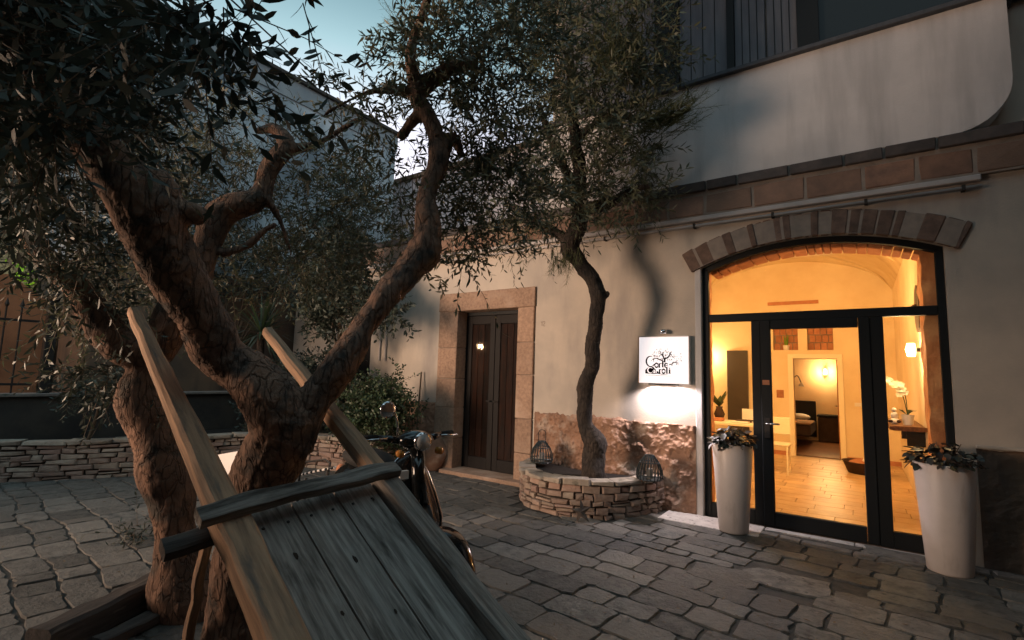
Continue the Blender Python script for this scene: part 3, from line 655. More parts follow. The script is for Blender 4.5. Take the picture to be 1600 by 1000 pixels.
bx('desk_top', -2.3, -1.25, 2.9, 3.6, .74, .78, TRIM, dk, bv=.006)
for a, b in ((-2.26,2.94),(-1.33,2.94),(-2.26,3.52),(-1.33,3.52)): bx('leg', a, a+.05, b, b+.05, .01, .738, TRIM, dk)
for k, (a, b, w, h, m_) in enumerate(((-1.75,3.0,.26,.02,WHT),(-1.72,3.25,.24,.035,FAB),(-2.1,3.1,.2,.05,BRK))):
    bevel(tag(bx(('paper_stack','closed_book','red_box')[k], a, a+w, b, b+.2, .782, .782+h, m_), ('white paper stack on the reception desk','dark closed book behind the papers on the reception desk','small red box at the left end of the reception desk')[k], ('paper','book','box')[k]), .003)
lt = thing('open_laptop', 'open pale laptop on the reception desk', 'laptop', (-1.6,3.4,.785)); bx('base', -1.66, -1.38, 3.3, 3.5, .782, .80, WHT, lt); o = bx('screen', -1.66, -1.38, 3.5, 3.515, .80, .99, WHT, lt, bv=.003)
vs_ = thing('dark_vase', 'dark vase of dried leaves on the reception desk', 'vase', (-2.0,3.4,.785)); MB().lathe([(.05,0),(.09,.10),(.05,.2),(.06,.23)], (-2.0,3.4,.782), 18).build('vase', FAB, vs_, smooth=True)
for k in range(16):
    a = random.random()*6.3; d = V((math.cos(a)*.14, math.sin(a)*.14, random.uniform(.10,.3))); p = V((-2.0,3.4,1.0)); s_ = V((-d.y,d.x,0))*.35
    raw('leaf', [p, p+d*.6-s_, p+d, p+d*.6+s_], [(0,1,2,3)], OLF, vs_)
ch = thing('slim_white_chair', 'slim pale chair just inside the glass door', 'chair', (-1.15,3.6,0))
for a, b in ((-1.3,3.3),(-.98,3.3),(-1.3,3.62),(-.98,3.62)): MB().tube([(a,b,.01),(a*.97-.03,b*.97+.1,.45)], .014, 8).build('leg', TRIM, ch)
bx('seat', -1.33, -.95, 3.28, 3.66, .45, .48, TRIM, ch, bv=.01); bx('backrest', -1.32, -.96, 3.64, 3.665, .6, .88, TRIM, ch, bv=.01)

# ================================================================== LIT SIGN
sg = thing('hotel_sign', 'white square lit sign with black tree logo beside the glass entrance', 'sign', (-1.845, 0, 1.66))
SX0, SX1, SZ0, SZ1 = -2.13, -1.56, 1.40, 1.93
bx('panel', SX0, SX1, -.065, -.022, SZ0, SZ1, mat('sign_panel', (.80,.76,.78), rough=.5, emis=(1,.93,.95), estr=.15), sg, bv=.003)
bx('edge_frame', SX0-.012, SX0-.001, -.07, .0, SZ0-.005, SZ1+.005, mat('sign_edge', (.50,.32,.20), rough=.5), sg); bx('edge_frame', SX0, SX1, -.07, .0, SZ1+.001, SZ1+.012, WHT, sg); bx('edge_frame', SX1+.001, SX1+.010, -.07, .0, SZ0-.005, SZ1+.005, WHT, sg)
bx('spacer', SX0+.04, SX1-.04, -.021, .0, SZ0+.04, SZ1-.04, WHT, sg)
lg = MB()
def sp(p, y=-.0675): return V((SX0 + (p.x+36)/1400*(SX1-SX0), y, SZ1 - (p.y+218)/1345*(SZ1-SZ0)))
def rb(pts, ws): 
    Q, Wd = crom([(a,b,0) for a, b in pts], ws if hasattr(ws,'__len__') else [ws]*len(pts), 4); Wd = [w*1.25 for w in Wd]; ribbon(lg, [(q.x,q.y) for q in Q], Wd, sp)
def arc(cx, cy, rx, ry, a0, a1, w0, w1, n=14, tgt=None):
    P = []; Wd = []
    for i in range(n+1):
        a = R(a0+(a1-a0)*i/n); P.append((cx+rx*math.cos(a), cy+ry*math.sin(a))); Wd.append(w0+(w1-w0)*abs(math.sin(math.pi*i/n)))
    ribbon(tgt or lg, P, Wd, sp)
# tree of the logo
rb([(710,520),(700,420),(665,350),(655,280),(680,230)], [40,34,30,22,12]); rb([(700,410),(780,390),(840,330),(870,250),(905,210)], [30,34,26,22,14])
rb([(655,330),(610,290),(590,220),(560,170)], [22,18,14,8]); rb([(670,520),(640,470),(560,440),(480,405),(420,410),(360,445)], [30,30,26,22,18,14])
rb([(385,320),(440,335),(500,350)], [14,16,10]); rb([(840,575),(910,570),(960,520),(1030,525),(1060,560)], [20,24,20,18,10]); rb([(1030,520),(1030,480),(1080,470)], [16,14,8])
rnd2 = random.Random(3)
for k in range(150):
    cx, cy = rnd2.gauss(720, 230), rnd2.gauss(340, 130)
    if cx > 800: cy += 60
    if not (330 < cx < 1180 and 110 < cy < 640) or (cx < 640 and cy > 520) or (cx < 840 and cy > 500): continue
    a = rnd2.random()*3.14; s_ = rnd2.uniform(12, 22); ribbon(lg, [(cx-s_*math.cos(a), cy-s_*math.sin(a)), (cx, cy), (cx+s_*math.cos(a), cy+s_*math.sin(a))], [2, s_*1.1, 2], sp)
# lettering  "Corte / Carroli"
arc(300, 495, 120, 150, 300, 60, 8, 44); rb([(360,630),(400,600),(420,570)], [10,34,12])
def glyph(ch, x, y, h, w):
    st = 42; hl = 17; yb = y; yt = y-h
    if ch == 'o': arc(x+w/2, y-h/2, w*.42, h/2, 0, 180, hl, st); arc(x+w/2, y-h/2, w*.42, h/2, 180, 360, hl, st)
    if ch == 'r': ribbon(lg, [(x+w*.3,yt),(x+w*.3,yb)], st, sp); ribbon(lg, [(x+w*.3,yt+h*.3),(x+w*.6,yt+6),(x+w*.9,yt+14)], [hl,20,26], sp); ribbon(lg, [(x+w*.02,yb),(x+w*.6,yb)], hl, sp)
    if ch == 't': ribbon(lg, [(x+w*.4,yt-h*.4),(x+w*.4,yb-8),(x+w*.85,yb-4)], [st,st,10], sp); ribbon(lg, [(x,yt+4),(x+w*.85,yt+4)], hl, sp)
    if ch == 'e': arc(x+w/2, y-h/2, w*.42, h/2, 330, 40, hl, st, 18); ribbon(lg, [(x+w*.1,y-h*.5),(x+w*.9,y-h*.5)], hl, sp)
    if ch == 'a': arc(x+w*.4, y-h*.3, w*.34, h*.3, 0, 360, 10, 24, 18); ribbon(lg, [(x+w*.15,yt+h*.12),(x+w*.5,yt),(x+w*.75,yt+h*.25),(x+w*.75,yb)], [14,16,st,st], sp)
    if ch == 'l': ribbon(lg, [(x+w*.5,yt-h*.35),(x+w*.5,yb)], st, sp); ribbon(lg, [(x+w*.1,yb),(x+w*.9,yb)], hl, sp)
    if ch == 'i': ribbon(lg, [(x+w*.5,yt),(x+w*.5,yb)], st, sp); ribbon(lg, [(x+w*.1,yb),(x+w*.9,yb)], hl, sp); ribbon(lg, [(x+w*.5,yt-46),(x+w*.5,yt-18)], 30, sp)
for ch_, x_, w_ in (('o',420,110),('r',530,90),('t',620,80),('e',700,110)): glyph(ch_, x_, 668, 120, w_)
# dark root mass with the second capital knocked out of it
rt = [(150,750),(200,700),(290,640),(380,650),(440,720),(520,790),(560,850),(380,860),(220,856),(150,850)]
lg.add([sp(V((a,b,0))) for a, b in rt], [tuple(range(len(rt)))])
rb([(520,845),(640,865),(800,862)], [16,14,4]); rb([(170,900),(400,896),(520,905),(880,915)], [4,8,7,3])
for ch_, x_, w_ in (('r',535,90),('o',625,105),('l',735,70),('i',805,80)): glyph(ch_, x_, 835, 115, w_)
lg.build('logo', INK, sg)
wl = MB()
def sp2(p): return sp(p, -.0690)
def arcw(cx, cy, rx, ry, a0, a1, w0, w1, n=14):
    P = []; Wd = []
    for i in range(n+1):
        a = R(a0+(a1-a0)*i/n); P.append((cx+rx*math.cos(a), cy+ry*math.sin(a))); Wd.append(w0+(w1-w0)*abs(math.sin(math.pi*i/n)))
    ribbon(wl, P, Wd, sp2)
arcw(300, 755, 78, 80, 320, 50, 10, 34); arcw(400, 800, 24, 28, 0, 360, 8, 16); ribbon(wl, [(385,750),(415,742),(430,770),(430,832)], [10,12,22,22], sp2); ribbon(wl, [(470,745),(470,832)], 22, sp2); ribbon(wl, [(470,775),(495,748),(520,758)], [8,14,18], sp2)
wl.build('logo_letters', mat('sign_white_ink', (.80,.76,.78), emis=(1,.93,.95), estr=.15), sg)
sl = thing('sign_spotlight', 'small glass spotlight fixed above the white sign', 'lamp', (-1.845, 0, 1.99))
MB().lathe([(.02,-.0),(.05,-.02),(.04,-.05)], (-1.845,-.06,2.02), 16).build('lens', CHR, sl, smooth=True); bx('bracket', -1.87, -1.82, -.06, 0, 1.99, 2.02, CHR, sl)
lb_ = bx('led_bar', -2.02, -1.68, -.060, -.030, 1.380, 1.396, BLK, sg)
for k in range(3):
    lamp('sign_led_light', 'SPOT', (-1.97+.13*k,-.075,1.374), 5.2, (1,.86,.88), .02, target=(-1.86+.15*k,-.10,.2), cone=165, blend=.5)

# ================================================================== STREET LAMP behind the camera, left: it gives the warm light of the courtyard
LP = V((-6.9, -8.2, 2.1))
stl = thing('street_lamp', 'iron street lamp on a post at the courtyard entrance', 'street lamp', (LP.x, LP.y, 0))
MB().tube([(LP.x-.5,LP.y-.4,0),(LP.x-.5,LP.y-.4,2.6),(LP.x-.3,LP.y-.25,2.75),(LP.x,LP.y,2.6)], .04, 10).build('post', IRON, stl)
MB().lathe([(.05,.5),(.22,.32),(.24,.28)], (LP.x,LP.y,2.15), 16).build('lamp_shade', IRON, stl); MB().ball((LP.x,LP.y,2.39),.07).build('bulb', LAMPW, stl)
lamp('street_lamp_light', 'SPOT', LP, 690, (1,.69,.49), 1.25, target=(-3.0,-.0,3.3), cone=88, blend=1)
# unseen blocks added outside the frame to hold skylight off the courtyard
bb = thing('added_rear_block', 'plain dark block added out of view behind the camera to hold back skylight', 'house', (2, -11, 0)); bx('wall', -4.2, 12, -12, -9.0, 0, 8, BROWN, bb)
rw = thing('added_right_block', 'dark block added out of view on the right to hold back skylight', 'building', (3.2, -4, 0)); bx('wall', 2.1, 5, -8.99, -.12, 0, 7, BROWN, rw)

# ================================================================== LEFT BUILDING, garden wall, far house
lbd = thing('side_building', 'tall blue grey stained windowless building on the left of the courtyard', 'building', (-9.6, -1, 0))
bx('wall', -12.5, -9.5, -3.3, 2.45, 0, 7.0, LB, lbd); bx('parapet_band', -12.5, -9.47, -3.33, 2.48, 7.001, 7.42, LBAND, lbd); bx('roof_coping', -12.5, -9.40, -3.38, 2.55, 7.421, 7.50, DST, lbd, bv=.01)
bx('lower_render', -12.4, -9.48, -3.33, 1.5, 0, 3.1, BROWN, lbd)
fh = thing('far_house', 'pale pink house rising behind the terrace', 'house', (-7, 5, 0)); bx('wall', -13, -3.8, 3.2, 6, 3.0, 6.55, PINK, fh); bx('roof_edge', -13.05, -3.75, 3.1, 6, 6.551, 6.65, BROWN, fh)
oh = thing('low_outhouse', 'low brown stained outhouse wall behind the iron railing', 'outhouse', (-11, -5, 0))
fixn(raw('wall', [(-10.6,-9,0),(-10.6,-3.4,0),(-10.6,-3.4,2.3),(-10.6,-4.0,2.75),(-10.6,-5.0,2.55),(-10.6,-9,2.5),(-11.2,-9,0),(-11.2,-3.4,0),(-11.2,-3.4,2.3),(-11.2,-4.0,2.75),(-11.2,-5,2.55),(-11.2,-9,2.5)],
    [(0,1,2,3,4,5),(11,10,9,8,7,6),(0,6,7,1),(1,7,8,2),(2,8,9,3),(3,9,10,4),(4,10,11,5),(5,11,6,0)], mat('orange_brown_plaster', (.34,.17,.09), (.22,.11,.06), 2, .9, .4, 20), oh))
dh = thing('added_dark_block', 'dark block added beyond the outhouse to cover the bright sky at the left edge', 'house', (-20,-10,0)); bx('wall', -24, -19, -30, -2.0, 0, 12, DST, dh); bx('roof_edge', -24.1, -18.8, -30, -1.9, 12.01, 12.3, DST, dh)  # dark mass added to close a bright sky gap
gw = thing('garden_wall', 'dark low garden wall with thin stone coping under the railing', 'wall', (-8.95,-3,0))
bx('wall', -9.1, -8.85, -7.5, -.05, 0, .98, DST, gw); bx('coping', -9.14, -8.80, -7.5, -.04, .981, 1.02, mat('coping_edge',(.26,.22,.19),(.15,.13,.12),6,.9), gw, bv=.006)
rl = thing('iron_railing', 'black iron railing with spear tips on the garden wall', 'railing', (-8.97,-5.4,1.02))
for z in (1.12, 1.95): bx('rail', -8.985, -8.955, -7.4, -3.92, z, z+.03, IRON, rl)
y = -7.3
while y < -4.0:
    MB().tube([(-8.97,y,1.02),(-8.97,y,2.12)], .011, 6).tube([(-8.97,y,2.12),(-8.97,y,2.16),(-8.97,y,2.25)], [.008,.026,.001], 6).build('spear_bar', IRON, rl); y += .145
gp = thing('gate_post', 'thick dark iron post at the end of the railing', 'post', (-8.97,-3.8,1.02)); bx('post', -9.03, -8.91, -3.86, -3.74, 1.022, 2.25, IRON, gp, bv=.01); MB().ball((-8.97,-3.8,2.31), .07).build('cap', IRON, gp, smooth=True)
pl_ = thing('outhouse_lamp', 'small porch lamp on the outhouse outside the frame', 'lamp', (-10.6,-6.6,2.4))
MB().tube([(-10.6,-6.6,2.4),(-10.3,-6.6,2.45)], .012, 8).build('bracket', IRON, pl_); MB().ball((-10.3,-6.6,2.36), .06).build('lamp_shade', LAMPW, pl_, smooth=True)
lamp('outhouse_lamp_light', 'POINT', (-9.9,-6.3,2.3), 16, (1,.55,.28), .08)
cb = thing('overhead_cable', 'thin black cable crossing the sky above the side building', 'cable', tuple(onX(355,0,-9)))
P = [at(340,-20,7), at(440,72,8.5), at(480,108,9.2), at(515,145,10)]; Q, _ = crom(P, [.01]*4); MB().tube(Q, .013, 6).build('cable', IRON, cb); MB().ball(at(478,106,9.2), .035).build('clip', IRON, cb)

# ================================================================== DRY STONE walls
def drywall(parent, path, z0, z1, courses, lmin, lmax, thick, side, coping=.06, copw=.30, m=DRY, name='stone'):
    P = [V((*p, 0)) for p in path]; acc = [0]
    for i in range(len(P)-1): acc.append(acc[-1] + (P[i+1]-P[i]).length)
    T = acc[-1]
    def ev(s):
        s = min(max(s, 0), T-1e-6); k = max(i for i in range(len(acc)-1) if acc[i] <= s)
        t = (s-acc[k])/(acc[k+1]-acc[k]); p = P[k].lerp(P[k+1], t); d = (P[k+1]-P[k]).normalized(); return p, V((d.y, -d.x, 0))*side
    zc = [z0]; hs = [random.uniform(.75,1.3) for _ in range(courses)]; tot = sum(hs)
    for h in hs: zc.append(zc[-1] + (z1-z0)*h/tot)
    def stone(s0, s1, za, zb, mat_, nm, outp=0, th=thick):
        pa, na = ev(s0); pb, nb_ = ev(s1); g = .006
        ta = (pb-pa).normalized() if (pb-pa).length > 0 else V((1,0,0)); pa = pa+ta*g; pb = pb-ta*g; za += g*.7; zb -= g*.7
        j = lambda a=.011: V((random.uniform(-a,a), random.uniform(-a,a), random.uniform(-a,a)))
        out = random.uniform(-.012,.014) + outp
        back = [pa-na*th, pb-nb_*th, pb-nb_*th, pa-na*th]; mid = [pa+na*(out-.018), pb+nb_*(out-.018), pb+nb_*(out-.018), pa+na*(out-.018)]; fr = [pa+na*out, pb+nb_*out, pb+nb_*out, pa+na*out]
        Z = [za, za, zb, zb]; c_ = (pa+pb)/2; zc_ = (za+zb)/2; vs = []
        jj = [j() for _ in range(4)]
        for q, z_, u in zip(back, Z, jj): vs.append(V((q.x,q.y,z_)))
        for q, z_, u in zip(mid, Z, jj): vs.append(V((q.x,q.y,z_))+u)
        for q, z_, u in zip(fr, Z, jj):
            q3 = V((q.x,q.y,z_)); q3.x += (c_.x-q.x+ (q.x-c_.x)*.0)*.10*0; w_ = V((c_.x, c_.y, zc_)) + (q3 - V((c_.x,c_.y,zc_)))*1
            along = (V((q.x,q.y,0)) - c_); along -= (na+nb_).normalized()*along.dot((na+nb_).normalized())
            q3 -= along*.13; q3.z += (zc_-z_)*.22; vs.append(q3 + u*.8 + j(.004))
        cen = sum((vs[8+i] for i in range(4)), V())/4 + (na+nb_).normalized()*random.uniform(0,.008); vs.append(cen)
        fs = [(0,1,5,4),(1,2,6,5),(2,3,7,6),(3,0,4,7),(4,5,9,8),(5,6,10,9),(6,7,11,10),(7,4,8,11),(8,9,12),(9,10,12),(10,11,12),(11,8,12),(3,2,1,0)]
        o = raw(nm, vs, fs, mat_, parent); fixn(o); return o
    for c_ in range(courses):
        s = -random.uniform(0, lmin)
        while s < T:
            w = random.uniform(lmin, lmax); a, b = max(s, 0), min(s+w, T)
            if b-a > .03:
                zt = zc[c_+1]
                if w > lmax*.6 and random.random() < .25:
                    zm = (zc[c_]+zt)/2; stone(a, b, zc[c_], zm, m, name); stone(a, b, zm, zt, m, name)
                else: stone(a, b, zc[c_]+random.uniform(-.006,.006), zt+random.uniform(-.006,.006), m, name)
            s += w
    s = 0
    while s < T:
        w = random.uniform(lmin*1.2, lmax*1.5); b = min(s+w, T)
        if b-s > .03: stone(s, b, z1, z1+coping+random.uniform(-.008,.010), COP, 'coping_stone', .022, copw)
        s += w
    # dark core behind the faces
    mb = MB(); nseg = 40; vs = []
    for i in range(nseg+1):
        p, n_ = ev(T*i/nseg); a = p-n_*.03; b = p-n_*thick*1.6; vs += [(a.x,a.y,z0-.02),(a.x,a.y,z1),(b.x,b.y,z1),(b.x,b.y,z0-.02)]
    fs = [(4*i+k, 4*i+(k+1)%4, 4*i+4+(k+1)%4, 4*i+4+k) for i in range(nseg) for k in range(4)]; mb.add(vs, fs); o = mb.build('core', CORE, parent); fixn(o)
rp = thing('round_planter', 'half round dry stone planter against the wall holding the small tree', 'planter', (-2.72, -.5, 0))
path = [(-2.72 + .86*math.cos(a), 1.02*-math.sin(a)) for a in [i*math.pi/40 for i in range(41)]]
drywall(rp, path, -.02, .325, 5, .08, .24, .12, -1, coping=.055, copw=.17)
rs = [(-2.72 + .80*math.cos(a), -.96*math.sin(a)) for a in [i*math.pi/24 for i in range(25)]]
so = MB(); so.add([(-2.72,-.3,.345)] + [(x, y, .325) for x, y in rs], [(0,i+1,i+2) for i in range(24)]); so.build('soil', SOIL, rp)
bw_ = thing('dry_stone_bed', 'long low dry stone bed wall curving behind the olive trees', 'wall', (-7, -2, 0))
bpath = [(-8.85,-4.9),(-8.3,-4.1),(-7.85,-3.3),(-7.62,-2.6),(-7.45,-1.9),(-7.05,-1.42),(-6.4,-1.18),(-5.8,-1.1),(-5.45,-1.05),(-5.40,-.7),(-5.55,-.3)]
BP, _ = crom([(*p,0) for p in bpath], [0]*len(bpath), 5)
drywall(bw_, [(p.x,p.y) for p in BP], -.02, .42, 7, .09, .32, .14, 1, coping=.06, copw=.2)
so = MB(); vs = [(-8.9,-.1,.40)] + [(p.x-.05, p.y+.02, .40) for p in BP]; so.add(vs, [(0,i+1,i+2) for i in range(len(BP)-1)]); so.add([(-8.9,-.1,.40),(BP[-1].x,BP[-1].y,.40),(-5.6,0,.40),(-8.9,0,.40)],[(0,1,2,3)]); so.build('soil', SOIL, bw_)

# ================================================================== WHITE POTS
def petlabels(): pass
leafm = bpy.data.meshes.new('leaf')
leafm.from_pydata([(0,0,0),(.012,.018,.004),(.04,.026,.0),(.068,.015,-.008),(.08,0,-.016),(.068,-.015,-.008),(.04,-.026,.0),(.012,-.018,.004),(.04,0,-.006)], [], [(0,1,2,8),(8,2,3,4),(8,4,5,6),(0,8,6,7)]); leafm.materials.append(mat('dark_pot_leaf', (.028,.045,.034), (.05,.03,.026), 9, .5, rnd=.4, spec=.4)); leafm.shade_smooth()
def potted(loc, label, H=.83, r0=.135, r1=.185, seed=1, spread=.2, reach=.0):
    rr = random.Random(seed); t = thing('tall_planter', label, 'planter', loc, group='tall white planters at the glass entrance')
    MB().lathe([(r0*.96,0),(r0,.012),(r0+(r1-r0)*.5,H*.5),(r1,H-.01),(r1-.004,H),(r1-.02,H),(r1-.026,H-.05)], (0,0,0), 48).build('pot', POT, t, world=False, smooth=True)
    MB().lathe([(r1-.03,H-.06),(.01,H-.045)], (0,0,0), 24).build('soil', SOIL, t, world=False)
    pl = bpy.data.objects.new('leafy_plant', None); COL.objects.link(pl); pl.parent = t; pl.location = (0,0,H-.05)
    for k in range(9):
        a = rr.random()*6.28; d = rr.uniform(.03,.15); MB().tube([(0,0,0),(math.cos(a)*d*.5,math.sin(a)*d*.5,.10),(math.cos(a)*d,math.sin(a)*d,.17+rr.random()*.05)], [.006,.005,.003], 5).build('stem', TWG, pl, world=False)
    for k in range(190):
        a = rr.random()*6.283; d = spread*math.sqrt(rr.random()); z = .03 + rr.random()*.19*(1-(d/spread)**2*.6)
        o = bpy.data.objects.new('leaf', leafm); COL.objects.link(o); o.parent = pl; o.location = (math.cos(a)*d*.9, math.sin(a)*d*.9, z)
        o.rotation_euler = (rr.uniform(-.6,.6), rr.uniform(-.5,.7), a + rr.uniform(-1.1,1.1)); s_ = rr.uniform(.6,1.25); o.scale = (s_,)*3
    return t
potted((-1.06,-.38,.006), 'tall white planter standing left of the glass door, nearer the sign')
potted((.53,-.36,0), 'tall white planter right of the glass door, in the shade', seed=5, H=.84, spread=.24, r0=.145, r1=.2)

# ================================================================== LANTERNS on the planter
def lantern(loc, label, handle, tilt=0):
    t = thing('wicker_lantern', label, 'lantern', loc, group='dark rib lanterns on the round planter')
    n = 22; prof = [(.125,.0),(.138,.03),(.130,.10),(.105,.17),(.065,.225),(.045,.25)]
    for k in range(n):
        a = 2*math.pi*k/n; MB().tube([(r_*math.cos(a), r_*math.sin(a), z) for r_, z in prof], .0055, 5).build('rib', WIRE, t, world=False)
    for r_, z in ((.128,.006),(.046,.25),(.136,.05),(.10,.178)):
        MB().tube([(r_*math.cos(i*math.pi/12), r_*math.sin(i*math.pi/12), z) for i in range(25)], .006, 5, cap=False).build('hoop', WIRE, t, world=False)
    MB().lathe([(.12,0),(.12,.008)], n=20).build('base', WIRE, t, world=False)
    MB().lathe([(.035,.008),(.035,.11)], n=14).build('candle', mat('dim_candle',(.25,.24,.22)) if 'dim_candle' not in bpy.data.materials else bpy.data.materials['dim_candle'], t, world=False)
    if handle: P, _ = crom([(-.05,0,.25),(-.052,0,.34),(-.03,0,.385),(.03,0,.385),(.052,0,.34),(.05,0,.25)], [.004]*6); MB().tube(P, .0045, 6).build('handle', IRON, t, world=False)
    else: MB().tube([(.12,-.05,.05),(.15,0,.02),(.12,.05,.05)], .0045, 6).build('handle', IRON, t, world=False)
    return t
p = onY(846, 727, -.33); lantern((p.x, p.y, .385), 'dark wicker rib lantern with raised wire handle on the left end of the planter', True)
p = onY(1015, 750, -.42); lantern((p.x, p.y, .385), 'dark wicker rib lantern without raised handle on the right end of the planter', False)
# metal star leaning on the planter
p = onY(911, 812, -1.09); st = thing('metal_star', 'rusty star shaped metal ornament leaning on the planter front', 'ornament', (p.x, p.y-.02, .0))
mb = MB(); c_ = V((p.x, p.y-.035, .115)); vs = [c_+V((0,-.025,0))]
for k in range(10):
    a = math.pi/2 + .25 + k*math.pi/5; r_ = .12 if k % 2 == 0 else .042; vs.append(c_ + V((r_*math.cos(a), .03*math.sin(a), r_*math.sin(a))))
mb.add(vs, [(0,1+k,1+(k+1)%10) for k in range(10)] + [tuple(10-k for k in range(10))]); mb.build('star', mat('dull_star_metal',(.10,.085,.075),(.05,.04,.035),20,.5,metal=.4), st)

# ================================================================== FOLIAGE generator
def foliage(parent, blobs, ll, lw, m, name='crown', n_leaf=14, tl=(.18,.42), droop=.35, twig=True, seed=0, flat=0, hexa=False, tw=.0022, spread=.75):
    g = np.random.default_rng(seed); starts = []; dirs = []
    for c_, r_, nt_ in blobs:
        c_ = np.array(c_); r_ = np.array(r_ if hasattr(r_, '__len__') else (r_,)*3)
        u = g.normal(size=(nt_, 3)); u /= np.linalg.norm(u, axis=1)[:, None]; q = u*(g.random(nt_)**.45)[:, None]
        starts.append(c_ + q*r_*.85); dd_ = u*.6 + g.normal(size=(nt_, 3))*.5; dd_[:, 2] += .15 - droop*g.random(nt_)
        dirs.append(dd_/np.linalg.norm(dd_, axis=1)[:, None])
    Sx = np.concatenate(starts); D = np.concatenate(dirs); n = len(Sx)
    T = g.uniform(tl[0], tl[1], n)
    k = np.arange(n_leaf)/(n_leaf-1)
    side = np.cross(D, g.normal(size=(n, 3))); side /= np.linalg.norm(side, axis=1)[:, None]
    def pos(t): return Sx[:, None, :] + D[:, None, :]*(T[:, None, None]*t[None, :, None]) + np.array([0,0,-1])*(droop*.5*T[:, None, None]*(t**2)[None, :, None])
    P = pos(k)                                     # n,k,3
    Dd = np.repeat(D[:, None, :], n_leaf, 1)
    s2 = np.cross(D, side)
    alt = (np.arange(n_leaf) % 2)*2-1; ph = g.random((n, n_leaf))*.9 + (np.arange(n_leaf)//2 % 2)[None, :]*1.57
    lat = side[:, None, :]*np.cos(ph)[..., None]*alt[None, :, None] + s2[:, None, :]*np.sin(ph)[..., None]*alt[None, :, None]
    ld = Dd*(.55+.4*k)[None, :, None] + lat*spread + g.normal(size=P.shape)*.18; ld[..., 2] -= droop*.35; ld /= np.linalg.norm(ld, axis=2)[..., None]
    w = np.cross(ld, g.normal(size=P.shape)*.6 + lat); w /= np.linalg.norm(w, axis=2)[..., None]
    L_ = (ll*g.uniform(.65, 1.15, P.shape[:2]))[..., None]; Wd = (lw*g.uniform(.75, 1.2, P.shape[:2]))[..., None]
    nrm = np.cross(ld, w)
    if hexa:
        vv = np.stack([P, P+ld*L_*.3+w*Wd*.45, P+ld*L_*.65+w*Wd*.42-nrm*L_*.05, P+ld*L_-nrm*L_*.14, P+ld*L_*.65-w*Wd*.42-nrm*L_*.05, P+ld*L_*.3-w*Wd*.45], 2)
        m_ = 6
    else:
        vv = np.stack([P, P+ld*L_*.5+w*Wd*.5, P+ld*L_-nrm*L_*.10, P+ld*L_*.5-w*Wd*.5], 2); m_ = 4
    vv = vv.reshape(-1, 3); nf = len(vv)//m_
    me = bpy.data.meshes.new(name); off = np.array(parent.location) if parent else 0
    vv = vv - off
    me.vertices.add(len(vv)); me.vertices.foreach_set('co', vv.astype(np.float32).ravel())
    me.loops.add(nf*m_); me.loops.foreach_set('vertex_index', np.arange(nf*m_, dtype=np.int32))
    me.polygons.add(nf); me.polygons.foreach_set('loop_start', (np.arange(nf)*m_).astype(np.int32)); me.update(calc_edges=True); me.materials.append(m)
    o = bpy.data.objects.new(name, me); COL.objects.link(o); o.parent = parent; tag(o, kind='stuff')
    if twig:
        tt = np.array([0, .5, 1.0]); Q = pos(tt); rad = np.array([tw, tw*.75, tw*.3]); V3 = []
        for a in (0, 2.094, 4.189):
            V3.append(Q + (side[:, None, :]*math.cos(a) + s2[:, None, :]*math.sin(a))*rad[None, :, None])
        vt = np.stack(V3, 2).reshape(-1, 3) - off        # n,3(t),3(a)
        base = np.arange(n)*9; fs = []
        for t_ in (0, 1):
            for a in (0, 1, 2):
                b = (a+1) % 3; fs.append(np.stack([base+t_*3+a, base+t_*3+b, base+(t_+1)*3+b, base+(t_+1)*3+a], 1))
        F = np.concatenate(fs); me = bpy.data.meshes.new('twigs'); me.vertices.add(len(vt)); me.vertices.foreach_set('co', vt.astype(np.float32).ravel())
        me.loops.add(len(F)*4); me.loops.foreach_set('vertex_index', F.astype(np.int32).ravel()); me.polygons.add(len(F)); me.polygons.foreach_set('loop_start', (np.arange(len(F))*4).astype(np.int32)); me.update(calc_edges=True); me.materials.append(TWG)
        o2 = bpy.data.objects.new('twigs', me); COL.objects.link(o2); o2.parent = parent; tag(o2, kind='stuff')
    return o
def limb(mb, pts, rad, n=14, sub=6, wob=.22, sc=3.2):
    P, Rr = crom(pts, rad, sub)
    for i, p in enumerate(P): p += noise.noise_vector(p*4.0)*min(Rr[i]*.5, .03)
    mb.tube(P, Rr, n, True, wob, sc)
def trunk_obj(mb, m, parent, vox=.014, amp=.03, ts=.16):
    o = mb.build('trunk', m, parent)
    r_ = o.modifiers.new('r', 'REMESH'); r_.mode = 'VOXEL'; r_.voxel_size = vox; r_.use_smooth_shade = True
    s_ = o.modifiers.new('s', 'SMOOTH'); s_.iterations = 4; s_.factor = .5
    for a_, t_s in ((amp, ts), (amp*.5, ts*.35), (amp*.45, ts*.12)):
        tx = bpy.data.textures.new('bark_relief', 'CLOUDS'); tx.noise_scale = t_s; tx.noise_depth = 3
        d_ = o.modifiers.new('d', 'DISPLACE'); d_.texture = tx; d_.strength = a_; d_.texture_coords = 'LOCAL'; d_.mid_level = .5
    return o
def P3(seq): return [at(x, y, d) for x, y, d, w in seq], [w*d/FPX/2 for x, y, d, w in seq]
def B(lst, k=1.0): return [(tuple(at(x, y, d)), (r_*d/FPX, r_*d/FPX*1.1, r_*d/FPX), int(n*k)) for x, y, d, r_, n in lst]

